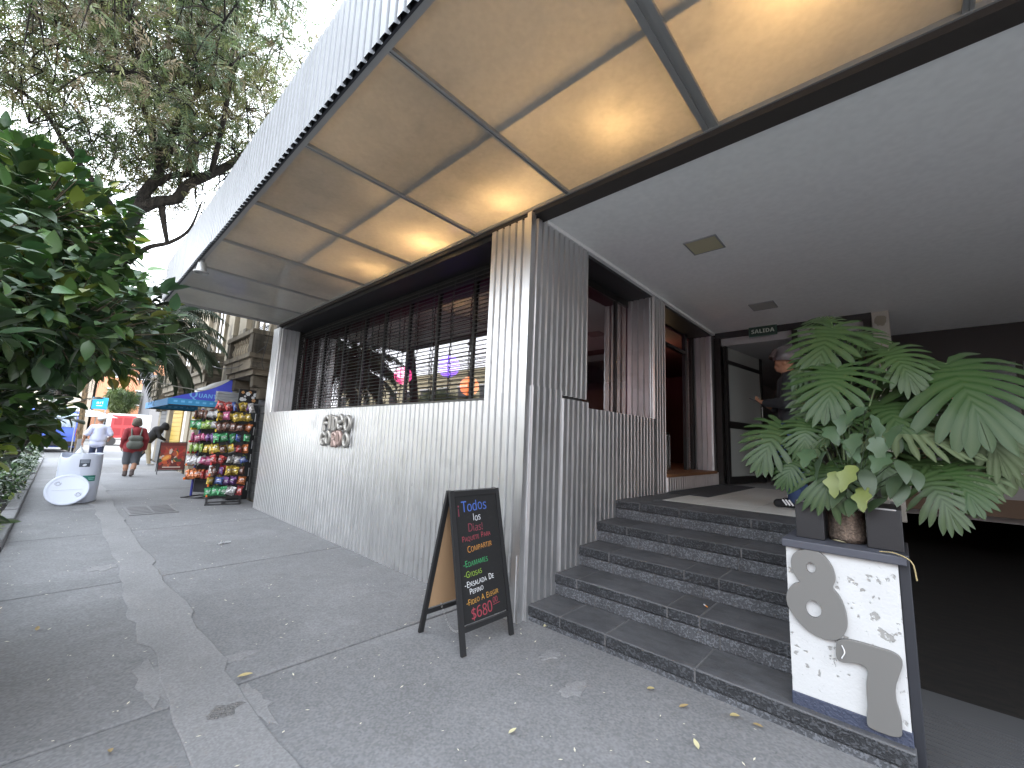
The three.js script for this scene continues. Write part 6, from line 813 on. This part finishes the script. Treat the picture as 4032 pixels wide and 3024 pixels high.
// ================================================================== far end of the street
{
  const pole = thing('wooden_pole', 'worn wooden utility pole beyond the drum', 'pole', [0.72, 0, -28.6]); mesh('shaft', muv(tube([[0, -0.05, 0], [-0.06, 2, 0], [-0.14, 4.2, 0]], 0.12, 10, 0.1), 1), std({ map: T.bark, color: lin(2.2, 1.7, 1.1), roughness: 0.9 }), pole); mesh('base_band', cyl(0.125, 0.122, 0.8, 0, 0, 0, 12), std({ color: lin(0.2, 0.2, 0.21), roughness: 0.8 }), pole);
  // blue van
  const v = thing('blue_van', 'blue van with bright windows parked behind the wooden pole', 'van', [-0.2, -0.05, -33], 0.1); const bp = phy({ color: lin(0.07, 0.13, 0.5), roughness: 0.3, clearcoat: 0.8 });
  { const s = new THREE.Shape([[-0.95, 0.35], [0.95, 0.35], [1.0, 0.9], [0.95, 1.3], [0.85, 2.2], [0.6, 2.35], [-0.6, 2.35], [-0.85, 2.2], [-0.95, 1.3], [-1.0, 0.9]].map((p) => new THREE.Vector2(...p))); const g = new THREE.ExtrudeGeometry(s, { depth: 4.4, bevelEnabled: true, bevelSize: 0.08, bevelThickness: 0.12, bevelSegments: 3 }); g.translate(0, 0, -4.4); mesh('body', g, bp, v); mesh('rear_window', (() => { const q = rbx(-0.75, 0.75, 1.35, 2.1, 0.12, 0.14, 0.01); return q; })(), phy({ color: lin(0.55, 0.68, 0.85), roughness: 0.05, metalness: 0.6 }), v); mesh('bumper', rbx(-0.98, 0.98, 0.35, 0.6, 0.1, 0.22, 0.04), M.black, v); for (const x of [-0.9, 0.9]) { mesh('tail_light', rbx(x - 0.06, x + 0.06, 0.9, 1.3, 0.1, 0.14, 0.01), std({ color: lin(0.4, 0.02, 0.02), roughness: 0.3 }), v); for (const z of [-0.7, -3.4]) { const w = part('wheel', v); const g2 = new THREE.CylinderGeometry(0.34, 0.34, 0.22, 20); g2.rotateZ(Math.PI / 2); g2.translate(x * 0.98, 0.34, z); mesh('tyre', g2, M.black, w); const g3 = new THREE.CylinderGeometry(0.19, 0.19, 0.23, 16); g3.rotateZ(Math.PI / 2); g3.translate(x * 0.99, 0.34, z); mesh('rim', g3, M.alu, w); } } }
  // pale blue shop sign
  const s = thing('street_sign', 'sky blue hanging sign above the market umbrellas', 'sign', [1.3, 2.32, -31]); mesh('board', rbx(-0.3, 0.3, 0, 0.62, -0.03, 0, 0.01), std({ color: lin(0.03, 0.32, 0.62), roughness: 0.5 }), s); { const g = new THREE.PlaneGeometry(0.5, 0.5); g.translate(0, 0.31, 0.003); mesh('lettering', g, std({ map: canvasTex(128, 128, (c) => { c.fillStyle = '#1fa0d8'; c.fillRect(0, 0, 128, 128); c.fillStyle = '#dff2fb'; c.font = 'bold 54px sans-serif'; c.fillText('ari', 26, 72); c.fillRect(30, 90, 60, 10); }), roughness: 0.5 }), s); } mesh('post', cyl(0.03, 0.03, 2.35, 0.25, -2.35, -0.02, 8), M.galv, s);
  for (const [x, z, h, l] of [[1.2, -30.2, 2.05, 'grey market umbrella under the blue sign'], [0.55, -31.5, 2.3, 'second pale umbrella beside the blue van']]) { const u = thing('market_umbrella', l, 'umbrella', [x, 0, z]); mesh('pole', cyl(0.02, 0.02, h, 0, 0, 0, 8), M.alu, u); const g = new THREE.ConeGeometry(0.85, 0.32, 8, 1, true); g.translate(0, h, 0); mesh('canopy', g, std({ color: lin(0.4, 0.39, 0.37), roughness: 0.9, side: THREE.DoubleSide }), u); mesh('base', cyl(0.22, 0.2, 0.06, 0, 0, 0, 14), M.black, u); }
  // red kiosk truck
  const k = thing('food_truck', 'white food truck with red picture panels at the crossing', 'truck', [3.5, -0.05, -45]); mesh('body', rbx(-1.0, 1.55, 0.5, 2.5, -2, 0, 0.06), std({ color: lin(0.45, 0.46, 0.47), roughness: 0.5 }), k);
  mesh('red_panel', bx(-0.8, 0.62, 0.62, 2.36, 0.004, 0.03), std({ color: lin(0.34, 0.03, 0.035), roughness: 0.5 }), k);
  for (const y of [0.78, 1.62]) for (const x of [-0.65, -0.1]) { mesh('menu_picture', bx(x, x + 0.46, y, y + 0.58, 0.031, 0.04), std({ map: canvasTex(64, 80, (c) => { c.fillStyle = '#7a1c22'; c.fillRect(0, 0, 64, 80); c.fillStyle = '#c8543a'; c.fillRect(6, 8, 52, 18); c.fillStyle = '#b9b0ac'; c.beginPath(); c.ellipse(32, 50, 24, 14, 0, 0, 7); c.fill(); c.fillStyle = '#8a4a3a'; c.beginPath(); c.ellipse(32, 46, 16, 8, 0, 0, 7); c.fill(); }), roughness: 0.5 }), k); }
  mesh('vent_box', rbx(0.75, 1.45, 1.5, 2.3, 0.004, 0.05, 0.02), M.galv, k); mesh('skirt', bx(-1.0, 1.55, 0.1, 0.5, -1.9, -0.1), M.wallGrey, k); for (const x of [-0.7, 1.2]) { const w = part('wheel', k); const g = new THREE.CylinderGeometry(0.33, 0.33, 0.2, 18); g.rotateX(Math.PI / 2); g.translate(x, 0.33, -0.02); mesh('tyre', g, M.black, w); }
  const bld = (label, x0, x1, z0, z1, h, col, face, gy = 0) => { const b = thing('far_building', label, 'building', [0, 0, 0], 0); mesh('wall', bx(x0, x1, -0.2, h, z0, z1, 0.5), std({ color: lin(...col), roughness: 0.9, map: T.plaster }), b); mesh('parapet', bx(x0 - 0.1, x1 + 0.1, h, h + 0.3, z0 - 0.1, z1 + 0.1), std({ color: lin(...col.map((q) => q * 0.8)), roughness: 0.9 }), b);
    const dk = std({ color: lin(0.04, 0.045, 0.05), roughness: 0.15 }); for (let y = 1; y + 1.6 < h; y += 2.9) { if (face === 'z') for (let x = x0 + 0.8; x + 1.2 < x1; x += 2.3) { const w = part('window', b); mesh('pane', bx(x, x + 1.2, y, y + 1.5, z1 + 0.002, z1 + 0.02), dk, w); mesh('frame', mg([bx(x - 0.08, x + 1.28, y + 1.5, y + 1.6, z1, z1 + 0.06), bx(x - 0.1, x + 1.3, y - 0.1, y, z1, z1 + 0.1)]), M.white, w); } else for (let z = z0 + 0.8; z + 1.2 < z1; z += 2.4) { const w = part('window', b); mesh('pane', bx(x1 + 0.002, x1 + 0.02, y, y + 1.5, z, z + 1.2), dk, w); mesh('frame', mg([bx(x1, x1 + 0.06, y + 1.5, y + 1.6, z - 0.08, z + 1.28), bx(x1, x1 + 0.1, y - 0.1, y, z - 0.1, z + 1.3)]), M.white, w); } } return b; };
  bld('orange brick building facing down the street beyond the crossing', 2.2, 13, -76, -62, 9, [0.5, 0.24, 0.14], 'z');
  bld('pale cream building beside the orange brick one', -9, 2.0, -78, -64, 7, [0.6, 0.55, 0.45], 'z');
  bld('dark grey building at the corner behind the food truck', 5.4, 14, -58.5, -50, 6, [0.2, 0.2, 0.21], 'z');
  // across the street, mirrored in the window
  bld('yellow apartment building across the street', -24, -13.2, -44, -20, 6.4, [0.58, 0.52, 0.36], 'x'); bld('cream house across the street', -24, -13.5, -18, -4, 5.2, [0.6, 0.55, 0.46], 'x'); bld('brick-red house across the street', -24, -13.3, -2, 14, 7, [0.4, 0.2, 0.14], 'x');
  bigTree('corner_tree', 'small bright green tree before the orange building', [[[[3.9, -0.05, -57], [3.95, 1.5, -57], [3.9, 2.8, -57]], 0.1, 0.05]], [[3.8, 3.4, -57], [4.2, 3.9, -57], [3.5, 3.9, -57], [3.9, 4.5, -57.3], [4.3, 4.4, -56.8], [3.5, 4.7, -57]], 1500, 0.75, 31, null, [[0.1, 0.16, 0.04], [0.14, 0.19, 0.05]], 2.2);
  for (const [x, z, s, l] of [[-11.9, -13, 5, 'autumn-brown street tree across the road'], [-11.8, -24, 6, 'green street tree before the yellow building'], [-11.9, -4, 7, 'olive street tree before the cream house']]) { const pts = [], q = rng(s); for (let i = 0; i < 16; i++) pts.push([x + rr(-1.4, 1.4, q), rr(2.4, 4.3, q), z + rr(-1.6, 1.6, q)]); bigTree('opposite_tree', l, [[[[x, -0.05, z], [x + 0.1, 1.4, z], [x, 2.9, z + 0.1]], 0.16, 0.08], [[[x, 2, z], [x + 0.8, 3, z + 0.6], [x + 1.2, 3.6, z + 0.9]], 0.07, 0.03]], pts, 2600, 0.9, s, null, s === 5 ? [[0.16, 0.08, 0.03], [0.14, 0.1, 0.04]] : [[0.07, 0.1, 0.035], [0.1, 0.12, 0.04]], 2.0); }
  struct('opposite_pavement', bx(-13.2, -11, -0.3, 0.0, -60, 40, 0.3), M.pave);
}
renderer.render(scene, camera);
